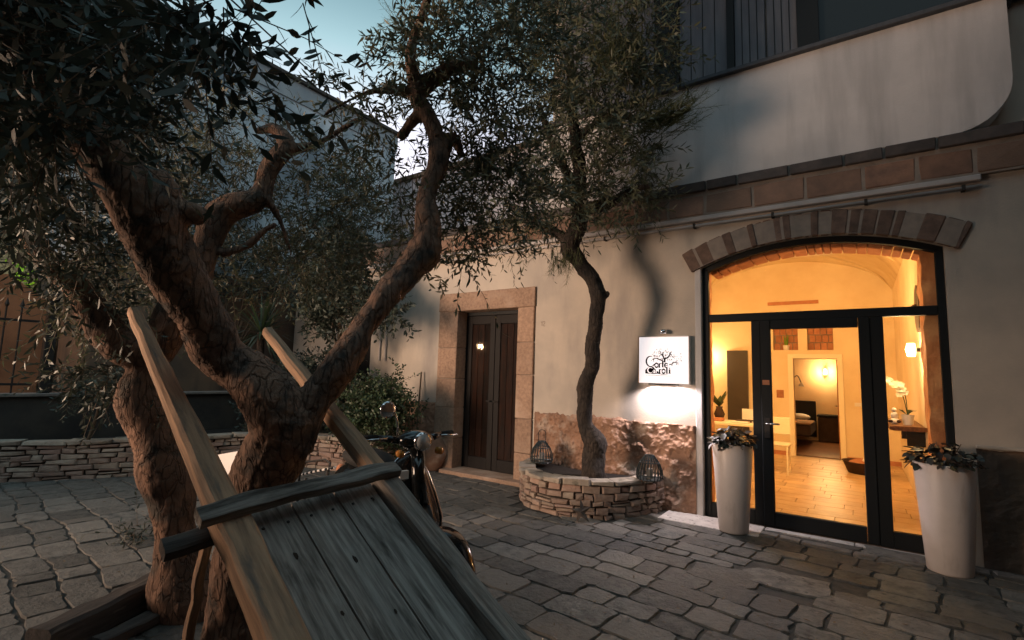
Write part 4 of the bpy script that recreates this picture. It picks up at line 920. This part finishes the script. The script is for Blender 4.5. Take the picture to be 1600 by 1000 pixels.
# main olive: trunk between the cart shafts
base = at(395, 1120, 2.2); base.z = 0
ot = thing('olive_tree', 'thick leaning olive tree in front of which the cart rests, forked low', 'tree', tuple(base))
mb = MB()
P, Rr = P3([(395,1120,2.25,150),(385,930,2.25,104),(398,810,2.2,86),(428,715,2.15,86),(455,650,2.15,96)]); P[0].z = -.05; limb(mb, P, Rr)
P, Rr = P3([(428,735,2.15,76),(442,655,2.14,88),(400,600,2.12,84),(348,555,2.08,74),(312,485,2.0,66),(270,408,1.92,84),(222,325,1.82,104),(165,262,1.78,82),(112,190,1.74,60),(60,110,1.68,46),(10,20,1.6,36)]); limb(mb, P, Rr)
P, Rr = P3([(268,385,1.9,60),(240,310,1.85,80),(225,285,1.84,60)]); limb(mb, P, Rr)
P, Rr = P3([(255,330,1.86,60),(300,335,1.9,40),(318,345,1.92,26)]); limb(mb, P, Rr)
P, Rr = P3([(450,680,2.15,90),(488,636,2.17,62),(525,580,2.22,50),(568,520,2.3,46),(612,455,2.42,46),(650,408,2.5,44),(672,385,2.53,44)]); limb(mb, P, Rr)
P, Rr = P3([(650,410,2.5,46),(668,385,2.55,56),(668,330,2.6,36),(672,300,2.63,29),(688,250,2.7,30),(680,205,2.75,27),(655,160,2.8,27),(660,130,2.82,30),(700,108,2.85,22),(745,95,2.9,20)]); limb(mb, P, Rr)
P, Rr = P3([(664,180,2.78,26),(640,195,2.8,20),(622,215,2.82,14)]); limb(mb, P, Rr)
P, Rr = P3([(690,262,2.7,22),(700,225,2.75,18),(712,215,2.8,14),(722,245,2.85,10)]); limb(mb, P, Rr)
P, Rr = P3([(655,150,2.8,28),(640,90,2.75,20),(655,30,2.7,15),(680,-30,2.65,10)]); limb(mb, P, Rr)
P, Rr = P3([(655,145,2.8,22),(600,140,2.75,12),(560,150,2.7,8),(490,190,2.6,5)]); limb(mb, P, Rr)
trunk_obj(mb, BARK, ot, .0105, .022, .14)
foliage(ot, B([(585,215,2.75,40,26),(600,140,2.75,50,34),(555,150,2.7,40,22),(650,90,2.7,60,60),(640,20,2.6,70,70),(700,60,2.8,80,150),(740,140,2.9,80,190),(770,220,3.0,80,220),(790,300,3.1,75,200),(730,300,2.9,55,110),(740,380,3.0,50,70),
    (690,430,2.75,30,14),(770,30,2.9,90,220),(830,40,3.0,60,90),(600,180,2.8,45,26),(640,260,2.8,40,24),(620,320,2.9,50,40),(550,240,2.7,45,28)],.42), .058, .0135, LF, seed=3, n_leaf=16, hexa=True)
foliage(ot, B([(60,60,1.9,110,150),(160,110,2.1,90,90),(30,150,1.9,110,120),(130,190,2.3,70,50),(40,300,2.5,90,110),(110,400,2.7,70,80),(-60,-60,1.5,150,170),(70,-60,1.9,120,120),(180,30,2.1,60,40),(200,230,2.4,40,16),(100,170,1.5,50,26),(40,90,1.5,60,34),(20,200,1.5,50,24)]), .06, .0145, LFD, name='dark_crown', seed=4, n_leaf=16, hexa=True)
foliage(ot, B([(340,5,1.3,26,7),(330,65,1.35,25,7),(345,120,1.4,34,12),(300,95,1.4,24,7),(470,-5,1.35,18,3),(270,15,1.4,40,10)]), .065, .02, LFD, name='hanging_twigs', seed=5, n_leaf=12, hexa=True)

# second olive, behind the left shaft
base = onZ(290, 965); ot2 = thing('olive_tree', 'slimmer twisted olive tree behind the left shaft of the cart', 'tree', tuple(base))
mb = MB(); P, Rr = P3([(292,965,2.95,96),(285,880,2.95,72),(268,780,2.97,60),(254,700,3.0,60),(220,632,3.0,62),(232,580,3.0,58),(262,520,3.05,50),(290,455,3.1,50),(322,400,3.15,46),(345,335,3.2,44),(405,312,3.25,34),(420,268,3.3,30),(447,228,3.35,26),(430,203,3.4,16),(400,206,3.4,9)]); P[0].z = -.05; limb(mb, P, Rr)
P, Rr = P3([(445,235,3.35,16),(500,222,3.4,11),(560,185,3.4,8)]); limb(mb, P, Rr, wob=.1)
P, Rr = P3([(240,560,3.0,50),(190,540,2.95,50),(140,480,2.9,44),(90,420,2.85,34),(40,370,2.8,20)]); limb(mb, P, Rr)
P, Rr = P3([(345,395,3.17,16),(385,385,3.2,12),(410,362,3.22,10),(432,350,3.25,7)]); limb(mb, P, Rr, wob=.1)
P, Rr = P3([(345,340,3.2,26),(310,328,3.2,14),(296,325,3.2,11)]); limb(mb, P, Rr, wob=.1)
P, Rr = P3([(420,310,3.25,14),(440,350,3.3,6),(455,400,3.35,4)]); limb(mb, P, Rr, wob=.1)
trunk_obj(mb, BARK2, ot2, .0115, .016, .11)
foliage(ot2, B([(330,190,3.5,80,150),(270,230,3.4,80,210),(390,260,3.6,60,90),(250,290,3.3,60,130),(200,330,3.1,70,120),(500,260,3.6,60,70),(540,300,3.7,60,90),(480,330,3.7,60,100),(400,370,3.6,45,60),(450,420,3.7,50,70),(350,440,3.6,40,40),(560,350,3.7,60,120),(500,400,3.8,70,180),(570,420,3.9,55,110),(160,440,3.0,60,100),(180,530,3.0,36,40),(110,500,3.0,22,14),(450,190,3.5,40,30)],.5), .055, .012, LF, seed=6, n_leaf=16)
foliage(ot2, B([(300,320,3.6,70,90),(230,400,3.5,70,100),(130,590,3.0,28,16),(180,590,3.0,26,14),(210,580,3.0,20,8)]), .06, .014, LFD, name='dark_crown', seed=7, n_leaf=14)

# tree in the round planter
base = onY(927, 745, -.55); base.z = .33; ot3 = thing('planter_tree', 'slender dark trunked tree growing from the round stone planter', 'tree', tuple(base))
def T3(seq): return [onY(x, y, Y) for x, y, Y, w in seq], [w*(onY(x, y, Y)-CAM).dot(FW)/FPX/2 for x, y, Y, w in seq]
mb = MB(); P, Rr = T3([(930,748,-.55,44),(928,715,-.55,38),(930,690,-.55,36),(914,660,-.55,24),(917,610,-.58,24),(926,550,-.62,23),(931,500,-.66,23),(934,465,-.7,25),(927,440,-.72,24),(905,410,-.78,25),(890,385,-.8,30),(905,350,-.85,28),(905,310,-.9,24),(903,250,-.95,20),(895,180,-1.0,16),(890,90,-1.1,12)]); P[0].z = .28; limb(mb, P, Rr, sub=5, wob=.18, sc=6)
P, Rr = T3([(893,395,-.8,24),(870,365,-.9,16),(835,345,-1.0,12),(790,320,-1.1,8)]); limb(mb, P, Rr)
P, Rr = T3([(905,330,-.85,22),(945,320,-.8,16),(985,300,-.8,10),(1020,290,-.8,6)]); limb(mb, P, Rr)
P, Rr = T3([(903,300,-.9,18),(870,240,-1.0,12),(840,160,-1.1,8)]); limb(mb, P, Rr)
P, Rr = T3([(900,220,-.95,16),(960,180,-.8,12),(1020,190,-.7,9),(1080,170,-.65,5)]); limb(mb, P, Rr)
P, Rr = T3([(938,470,-.68,12),(948,460,-.68,8),(951,456,-.68,5)]); limb(mb, P, Rr)
P, Rr = T3([(925,685,-.55,18),(934,698,-.58,18),(936,712,-.56,14)]); limb(mb, P, Rr)
trunk_obj(mb, BARKD, ot3, .012, .02, .1)
def BY(lst): 
    out = []
    for x, y, Y, r_, n in lst:
        n = int(n*.30)
        p = onY(x, y, Y); d = (p-CAM).dot(FW); out.append((tuple(p), (r_*d/FPX,)*3, n))
    return out
foliage(ot3, BY([(900,60,-1.2,90,420),(850,130,-1.3,70,300),(940,130,-1.1,80,380),(1000,60,-1.0,60,240),(900,200,-1.1,85,420),(980,210,-.9,55,240),(960,270,-.9,60,280),(860,260,-1.2,60,260),(830,320,-1.2,50,170),(900,320,-1.0,50,180),(985,310,-.8,48,150),(1020,300,-.8,22,24),(1025,90,-.8,40,120),(820,60,-1.3,60,200),(780,350,-1.2,40,70),(870,0,-1.2,120,320),(960,0,-1.2,90,300),(1000,130,-.8,45,120)]), .092, .019, LF, seed=8, n_leaf=14, tl=(.2,.45), hexa=True)
foliage(ot3, BY([(850,395,-1.1,22,12),(960,450,-.85,4,3),(790,400,-1.2,14,4)]), .075, .014, LFD, name='low_twigs', seed=18, n_leaf=12, tl=(.15,.3), droop=1.0)
# needle sprays
def needles(px, py, Y, dx, dz, n, L_, seed, name='needle_spray', dyy=-.1):
    g = random.Random(seed); mb = MB(); p0 = onY(px, py, Y)
    for k in range(n):
        q = p0 + V((g.gauss(0,.10), g.gauss(0,.10), g.gauss(0,.07))); d = V((dx+g.gauss(0,.28), dyy+g.gauss(0,.25), dz+g.gauss(0,.25))).normalized(); T_ = L_*g.uniform(.6,1.1)
        tip = q+d*T_; mb.tube([q, q+d*T_*.5, tip], [.003,.0025,.001], 3, cap=False)
        for j in range(26):
            t = .12+.88*j/26; a = q+d*T_*t; nd = (d*1.0 + V((g.gauss(0,.6), g.gauss(0,.6), g.gauss(0,.6)))).normalized()*g.uniform(.06,.11); s_ = nd.cross(V((g.random()-.5,g.random()-.5,g.random()-.5))).normalized()*.0016
            mb.add([a-s_, a+s_, a+nd], [(0,1,2)])
    o = mb.build(name, NDL, ot3); tag(o, kind='stuff')
needles(1010, 205, -.75, .75, .35, 70, .46, 1); needles(1040, 190, -.7, .75, .30, 45, .36, 2); needles(1000, 240, -.7, .5, -.05, 30, .25, 4)
needles(880, 395, -.95, -.15, -1, 34, .22, 3, dyy=0); needles(830, 370, -1.0, -.6, -.5, 18, .3, 5); needles(640, 60, -2.6, -.6, .5, 25, .4, 6); needles(845, 290, -1.2, -.3, .1, 40, .4, 7)
needles(950, 120, -1.2, .3, .6, 60, .5, 8); needles(850, 100, -1.4, -.4, .6, 60, .5, 9)

# ================================================================== plants in the bed
def bush(name, label, cat, px, py, d, zb, trunkpx, blobs, ll, lw, m, seed, tr=.02, nl=12):
    b = at(px, py, d); b.z = zb; t = thing(name, label, cat, tuple(b)); mb = MB()
    P = [b] + [at(x, y, dd_) for x, y, dd_ in trunkpx]; limb(mb, P, [tr*(1-.5*i/len(P)) for i in range(len(P))], n=8, wob=.1); 
    for (x, y, dd_, r_, n_) in blobs[:4]:
        q = at(x, y, dd_); mb.tube([P[min(1, len(P)-1)], P[-1].lerp(q, .5), q], [tr*.5, tr*.4, tr*.15], 5)
    mb.build('trunk', TWG, t)
    foliage(t, B(blobs), ll, lw, m, seed=seed, n_leaf=nl, tl=(.15,.35), hexa=True, spread=1.0); return t
bush('round_shrub', 'dense round green shrub between the olive limb and the scooter', 'shrub', 590, 690, 7.0, .4, [(590,640,7.0)], [(590,640,7.0,38,260),(560,650,7.0,30,150),(620,640,6.9,30,150),(590,610,7.1,30,100),(622,600,6.9,9,10),(622,585,6.9,6,6),(575,600,7,10,12),(550,610,7,14,16),(600,670,6.9,35,160)], .05, .026, LFG, 21)
bush('young_tree', 'young thin trunked tree in the bed in front of the hotel corner', 'tree', 525, 660, 7.6, .4, [(528,560,7.6),(532,500,7.6),(530,470,7.6)], [(530,440,7.6,50,180),(500,470,7.6,36,90),(560,470,7.5,36,90),(590,480,7.3,22,40),(620,490,7.1,14,18),(540,390,7.7,45,120),(500,500,7.6,30,50)], .09, .035, LFD, 22, .035)
bush('dark_hedge_bush', 'broad dark bush along the garden wall behind the yucca', 'bush', 470, 660, 8.0, .4, [(470,620,8.0)], [(460,600,8.0,60,300),(510,590,8.0,50,200),(500,640,7.8,50,240),(430,640,8.0,50,200),(540,620,7.8,30,100)], .07, .03, LFD, 23, .03)
bush('climbing_bush', 'bushy plant climbing the blue grey wall above the yucca', 'bush', 350, 640, 9.0, .4, [(360,560,9.0),(380,500,9)], [(400,360,9.0,60,70),(320,330,9.0,60,60),(500,380,9.2,60,120),(440,430,9,60,170),(560,300,9.4,60,100),(350,420,8.8,60,130)], .10, .03, LFD, 24, .04)
bush('leafy_pot_bush', 'low bush sticking up from the bed left of the second olive', 'bush', 140, 660, 6.3, .4, [(160,620,6.3)], [(150,605,6.3,24,40),(190,600,6.3,22,30),(110,610,6.3,18,20)], .08, .022, LFD, 25)
bush('weed_clump', 'small weed growing in the paving left of the olive trunks', 'weed', 208, 852, 4.1, .0, [(208,835,4.1)], [(208,830,4.1,16,14),(200,842,4.1,12,8)], .06, .014, LFD, 26, .006, 8)
bush('lit_street_tree', 'bright green lit tree beyond the outhouse at the left edge', 'tree', 10, 500, 14, .0, [(15,470,14)], [(5,440,14,36,170),(25,420,14,18,40),(0,400,14,20,30),(40,440,14,14,30)], .16, .09, LFY, 27, .06)
lamp('garden_light', 'POINT', at(-10,445,12.6), 36, (1,.95,.5), .1)
# yucca
yb = at(405, 660, 7.9); yb.z = .4; yc = thing('yucca', 'spiky yucca palm with arching blades on a short trunk', 'yucca', tuple(yb))
yt = at(408, 520, 7.9); MB().tube([yb, yb.lerp(yt,.5), yt], [.07,.06,.055], 10, True, .2, 9).build('trunk', BARKD, yc)
g = random.Random(5)
for k in range(90):
    a = g.random()*6.283; el = g.uniform(-.7, 1.3); d = V((math.cos(a)*math.cos(el), math.sin(a)*math.cos(el), math.sin(el))); L_ = g.uniform(.5,.8); s_ = d.cross(V((0,0,1))).normalized()*.017
    p0 = yt + d*.04; p1 = p0+d*L_*.5; p2 = p0+d*L_+V((0,0,-.16*L_*(1.2-el*.4)))
    raw('leaf', [p0-s_*.7, p0+s_*.7, p1+s_, p1-s_, p2], [(0,1,2,3),(3,2,4)], LFG if k % 3 else LFD, yc)

# ================================================================== OLD CART resting on the olive
s = ray(-60, -99).normalized()
A = at(352, 800, 1.60); vB = ray(592, 742); B2 = CAM + vB*((A-CAM).dot(s)/vB.dot(s))
cvec = (B2-A); cw = cvec.length; cx_ = cvec.normalized(); nrm = cx_.cross(s).normalized()
if nrm.dot(CAM-A) < 0: nrm = -nrm
def u_at(P0, px, py):       # shaft parameter whose image is nearest to the pixel
    best = min((abs((800+((P0+s*u)-CAM).dot(RT)/((P0+s*u)-CAM).dot(FW)*FPX)-px), u) for u in [i*.01 for i in range(0, 300)]); return best[1]
uL = u_at(A, 208, 498); uR = u_at(B2, 418, 518); uB = -1.55
for u in [i*-.02 for i in range(120)]:
    if (A+s*u).z < .06: uB = u; break
cart = thing('wooden_cart', 'old tilted wooden hand cart, plank bed and two long shafts raised against the olive', 'cart', tuple(A + s*uB))
beam('shaft', A+s*uB, A+s*(-.0), .098, .085, nrm, WDS, cart, seg=22, jit=.004, oct_=.22)
o = beam('shaft', A+s*.0, A+s*uL, .095, .083, nrm, WDS, cart, .05, .05, seg=22, jit=.003, oct_=.35); o.name = 'shaft_handle'
beam('shaft', B2+s*uB, B2+s*(-.0), .08, .085, nrm, WDL, cart, seg=22, jit=.004, oct_=.2)
o = beam('shaft', B2+s*.0, B2+s*uR, .08, .083, nrm, WDS, cart, .052, .052, seg=22, jit=.003, oct_=.35); o.name = 'shaft_handle'
nz = nrm
cb0 = A - cx_*.10 + nz*.058 - s*.05; cb1 = B2 + cx_*.04 + nz*.058 - s*.04
beam('crossbeam', cb0, cb1, .062, .034, nz, WDL, cart, seg=26, jit=.0045, oct_=.12, bend=.003)
beam('rear_crossbar', A - cx_*.17 - nz*.06 - s*.03, B2 + cx_*.02 - nz*.06 - s*.03, .06, .04, nz, WDD, cart, seg=16, jit=.006)
pw = (cw-.09)/3
for k in range(3):
    c0 = A + cx_*(.045 + pw*(k+.5)) - nz*(.022 + random.uniform(0,.004)); beam('plank', c0 + s*uB, c0 + s*(-.02), pw-.007, .024, nz, WDL, cart, seg=26, jit=.0016, oct_=.06)
gk = random.Random(11); KM = mat('dark_knot',(.05,.033,.024),(.02,.014,.011),60,.95)
for (px_, py_, r_) in ((583,780,.007),(462,868,.010),(555,874,.011),(690,884,.008),(535,958,.007),(618,955,.007)):
    rr_ = ray(px_, py_); t_ = ((A - nz*.0095)-CAM).dot(nz)/rr_.dot(nz); q = CAM + rr_*t_; vs = [q + nz*.0006]
    for k in range(12): a = k*math.pi/6; vs.append(q + s*(r_*1.5*math.cos(a)*gk.uniform(.75,1.15)) + cx_*(r_*.7*math.sin(a)*gk.uniform(.75,1.15)) + nz*.0004)
    raw('knot', vs, [(0,1+k,1+(k+1)%12) for k in range(12)], KM, cart)
for u in (-.55, -1.1): beam('under_batten', A + cx_*.02 - nz*.055 + s*u, B2 - cx_*.02 - nz*.055 + s*u, .07, .035, nz, WDD, cart, seg=6)
for k in range(3):
    for j in (0, 1):
        q = A + cx_*(.045 + pw*(k+.25+.5*j)) - nz*.010 + s*(-.10); MB().lathe([(.006,0),(.004,.003)], n=8).build('nail', IRON, cart, world=False).matrix_basis = wm(cart).inverted() @ Matrix.Translation(q) @ nz.to_track_quat('Z','Y').to_matrix().to_4x4()
pr = thing('wooden_prop', 'thin reddish stick propped beneath the cart shaft', 'stick', tuple(onZ(285, 1010)))
P = at(322, 850, 1.95); Q = onZ(280, 1085); beam('stick', Q, P, .035, .03, (1,0,0), WDS, pr, seg=12, jit=.006)
def edge_timber(name, a, b, w, h, label, m=WDD):
    t = thing(name, label, 'timber', tuple((a+b)/2)); beam('timber', a, b, w, h, (0,0,1), m, t, seg=14, jit=.006); return t
a = onZ(60, 985, .16); b = onZ(285, 878, .16); edge_timber('long_timber', V((a.x,a.y,.08)), V((b.x,b.y,.08)), .14, .16, 'long dark timber lying on the paving at lower left, farther one', WDD)
a = onZ(150, 1000, .05); b = onZ(285, 938, .05); edge_timber('short_timber', V((a.x,a.y,.03)), V((b.x,b.y,.03)), .10, .06, 'short worn timber lying nearer the cart at lower left', WDD)

# ================================================================== white board and bent bar stand
p = onZ(362, 775); wb = thing('white_board', 'plain white board propped upright between the two olive trunks', 'board', tuple(p))
d_ = RT.copy(); d_.z = 0; d_.normalize(); f_ = V((FW.x, FW.y, 0)).normalized()
bd0 = at(333, 712, 4.6); bd1 = at(383, 703, 4.55); dn = V((.02,0,-1))
q0 = bd0 + V((0,0,-.62)) + d_*.1 - f_*.1; q1 = bd1 + V((0,0,-.62)) + d_*.06 - f_*.1; th_ = f_*.02
fixn(raw('panel', [bd0,bd1,q1,q0,bd0+th_,bd1+th_,q1+th_,q0+th_], [(0,1,2,3),(7,6,5,4),(0,4,5,1),(1,5,6,2),(2,6,7,3),(3,7,4,0)], WHT, wb))
for q in (q0, q1): MB().tube([q+th_*1.5, V((q.x+f_.x*.25, q.y+f_.y*.25, 0))], .012, 6).tube([q, V((q.x,q.y,0))], .012, 6).build('leg', IRON, wb)
rk = thing('striped_rope_rack', 'low black bar rack wrapped with striped cord behind the cart', 'rack', tuple(onZ(500, 790)))
def rope(pts, name):
    P, _ = crom(pts, [.012]*len(pts), 10)
    for i in range(0, len(P)-1): MB().tube([P[i], P[i+1]], .011, 6).build(name, WHT if i % 2 else BLK, rk)
rope([at(470,742,4.9), at(500,735,4.8), at(540,728,4.7)], 'cord'); rope([at(478,752,4.6), at(505,748,4.6), at(538,738,4.5)], 'cord')
for x_, y_, d_2 in ((468,742,4.9),(540,728,4.7),(478,752,4.6),(512,740,4.6)):
    q = at(x_, y_, d_2); MB().tube([q+V((0,0,.03)), V((q.x,q.y,0))], .012, 8).build('leg', IRON, rk)
MB().tube([at(468,742,4.9), at(478,722,4.9), at(508,718,4.8), at(516,724,4.75), at(512,742,4.6)], .010, 8).build('hoop', IRON, rk)
pole = onY(658, 590, -.06); tag(MB().tube([V((pole.x,-.06,1.45)), V((pole.x+.12,-.25,0))], .013, 8).build('garden_pole', TWG), 'thin wooden pole leaning on the wall left of the dark door', 'pole')
wd = onY(640, 690, -.45); wd.z = 0
vt = thing('rusty_tube_stand', 'rusty bundle of upright tubes behind the scooter mirror', 'stand', (wd.x, wd.y, 0))
for k in range(5): MB().tube([(wd.x-.10+.045*k, wd.y, 0), (wd.x-.10+.045*k, wd.y, .78+.03*(k%2))], .014, 8).build('tube', CST, vt)
bx('base', wd.x-.14, wd.x+.12, wd.y-.05, wd.y+.05, 0, .04, IRON, vt)

# ================================================================== SCOOTER (local: x forward, z up)
hd = (RT*math.cos(R(50)) - V((FW.x,FW.y,0)).normalized()*math.sin(R(50))); hang = math.atan2(hd.y, hd.x)
hs_ = at(640, 705, 3.35); loc = V((hs_.x, hs_.y, 0)) - V((math.cos(hang), math.sin(hang), 0))*.30
sc = thing('scooter', 'glossy black motor scooter parked behind the cart with chrome edged leg shield', 'scooter', tuple(loc), hang)
def SB(mb, name, m, par=None, smooth=True): return mb.build(name, m, par or sc, world=False, smooth=smooth)
def wheel(x):
    w = bpy.data.objects.new('wheel', None); COL.objects.link(w); w.parent = sc; w.location = (x, 0, .215)
    mb = MB(); n = 28; m_ = 10
    for i in range(n):
        a = 2*math.pi*i/n
        for k in range(m_): b = 2*math.pi*k/m_; r_ = .165+.05*math.cos(b); mb.v.append(V((r_*math.cos(a), .045*math.sin(b), r_*math.sin(a))))
    for i in range(n):
        for k in range(m_): mb.f.append((i*m_+k, i*m_+(k+1)%m_, ((i+1)%n)*m_+(k+1)%m_, ((i+1)%n)*m_+k))
    mb.build('tyre', RUB, w, world=False, smooth=True)
    MB().tube([(0,-.03,0),(0,.03,0)], .12, 24).tube([(0,-.05,0),(0,.05,0)], .03, 12).build('rim', CHR, w, world=False)
wheel(.72); wheel(-.55)
# front mudguard: domed shell
mb = MB(); n = 18; m_ = 10
for i in range(n+1):
    a = R(-12 + 185*i/n)
    for k in range(m_+1):
        b = R(-88+176*k/m_); r_ = .255 + .035*math.cos(b) - (.05 if i in (0, n) else 0)*0
        mb.v.append(V((.72 + r_*math.cos(a)*(1.12 if math.cos(a) > 0 else 1.0), .105*math.sin(b)*(.55+.45*math.sin(max(a,0.15))), .235 + r_*math.sin(a))))
for i in range(n):
    for k in range(m_): a = i*(m_+1)+k; mb.f.append((a, a+1, a+m_+2, a+m_+1))
SB(mb, 'mudguard', GBLK)
# leg shield
def shield():
    mb = MB(); rows = 20; cols = 14; edge = []
    for i in range(rows+1):
        t = i/rows; z = .28+.64*t; xc = .50 - .14*t; hw = .235*min(1, (1-t)**.42*1.12+.08)*(.82+.18*min(1, t*3)) if t < .999 else .05
        for k in range(cols+1):
            u = -1+2*k/cols; mb.v.append(V((xc - .10*u*u + .01, hw*u, z - .04*u*u)))
        edge.append((V((xc-.10+.012, hw, z-.04)), V((xc-.10+.012, -hw, z-.04))))
    for i in range(rows):
        for k in range(cols): a = i*(cols+1)+k; mb.f.append((a, a+1, a+cols+2, a+cols+1))
    o = SB(mb, 'leg_shield', GBLK); sm = o.modifiers.new('s', 'SOLIDIFY'); sm.thickness = .012
    top = [e_[0] for e_ in edge] + [V((.36+.01-.02,0,.925))] + [e_[1] for e_ in reversed(edge)]
    P, _ = crom(top, [.009]*len(top), 3); SB(MB().tube(P, .009, 8), 'chrome_edge', CHR)
shield()
SB(MB().tube([(.475,0,.60),(.40,0,.95)], [.05,.045], 14), 'steering_cover', GBLK)
bx('badge', .46, .485, -.16, -.10, .78, .83, WHT, sc, world=False); bx('badge', .515, .53, -.13, -.09, .40, .415, WHT, sc, world=False)
hb = MB().ball((.37,0,1.0), .085, 18, 12, (1.15,1.5,.75)); SB(hb, 'headset', GBLK)
SB(MB().tube([(.44,0,1.0),(.475,0,1.0)], [.062,.058], 20), 'headlight', CHR); SB(MB().tube([(.474,0,1.0),(.482,0,1.0)], .05, 20), 'headlight_lens', mat('lamp_lens',(.5,.5,.5),rough=.05))
for sgn in (-1, 1):
    SB(MB().tube([(.36,.10*sgn,1.0),(.31,.24*sgn,1.02)], [.026,.018], 12), 'handlebar', GBLK); SB(MB().tube([(.31,.24*sgn,1.02),(.27,.35*sgn,1.02)], .019, 12), 'grip', RUB)
    SB(MB().tube([(.37,.20*sgn,1.02),(.35,.34*sgn,1.015)], .006, 6), 'brake_lever', CHR)
    if sgn < 0:
        P, _ = crom([(.34,-.12,1.03),(.36,-.13,1.10),(.36,-.15,1.17),(.345,-.18,1.20)], [.006]*4); SB(MB().tube(P, .006, 8), 'mirror_stalk', CHR)
        SB(MB().ball((.35,-.20,1.20), .055, 18, 12, (.35,1.0,1.0)), 'mirror', CHR)
    SB(MB().tube([(.42,.14*sgn,.93),(.46,.15*sgn,.93)], .024, 12), 'indicator', mat('amber_lens',(.5,.2,.04),rough=.2) if 'amber_lens' not in bpy.data.materials else bpy.data.materials['amber_lens'])
bx('floorboard', -.10, .46, -.18, .18, .26, .30, RUB, sc, world=False, bv=.012)
body = MB().ball((-.45,0,.48), .30, 22, 14, (1.35,.70,.85)); SB(body, 'rear_body', GBLK)
SB(MB().ball((-.33,0,.78), .24, 20, 10, (1.55,.62,.32)), 'seat', RUB)
SB(MB().tube([(-.80,0,.62),(-.86,0,.62)], .04, 12), 'tail_light', BRK); SB(MB().tube([(-.1,-.12,.26),(-.2,-.22,.0)], .012, 8), 'stand', CHR)
SB(MB().tube([(.62,.06,.215),(.60,.06,.42),(.50,.03,.60)], .02, 10), 'fork', BLK)

# fallen leaves on the paving
g = np.random.default_rng(12); mb = MB()
for k in range(420):
    if k % 3: x_, y_ = g.normal(-3.2, 1.5), g.normal(-2.6, 1.1)
    else: x_, y_ = g.uniform(-7, 1.8), g.uniform(-4.5, -.2)
    if y_ > -.15 or ((x_+2.72)/.95)**2 + (y_/1.1)**2 < 1: continue
    a = g.random()*6.283; l_ = g.uniform(.025, .05); d = V((math.cos(a), math.sin(a), 0)); n_ = V((-d.y, d.x, 0)); c0 = V((x_, y_, .007))
    mb.add([c0-d*l_*.5, c0-n_*l_*.14+V((0,0,.004)), c0+d*l_*.5+V((0,0,.006)), c0+n_*l_*.14+V((0,0,.002))], [(0,1,2,3)])
tag(mb.build('fallen_leaves', mat('dry_leaf', (.16,.11,.05), (.08,.055,.03), 3, .8)), 'dry olive leaves scattered over the stone paving', 'fallen leaves', kind='stuff')
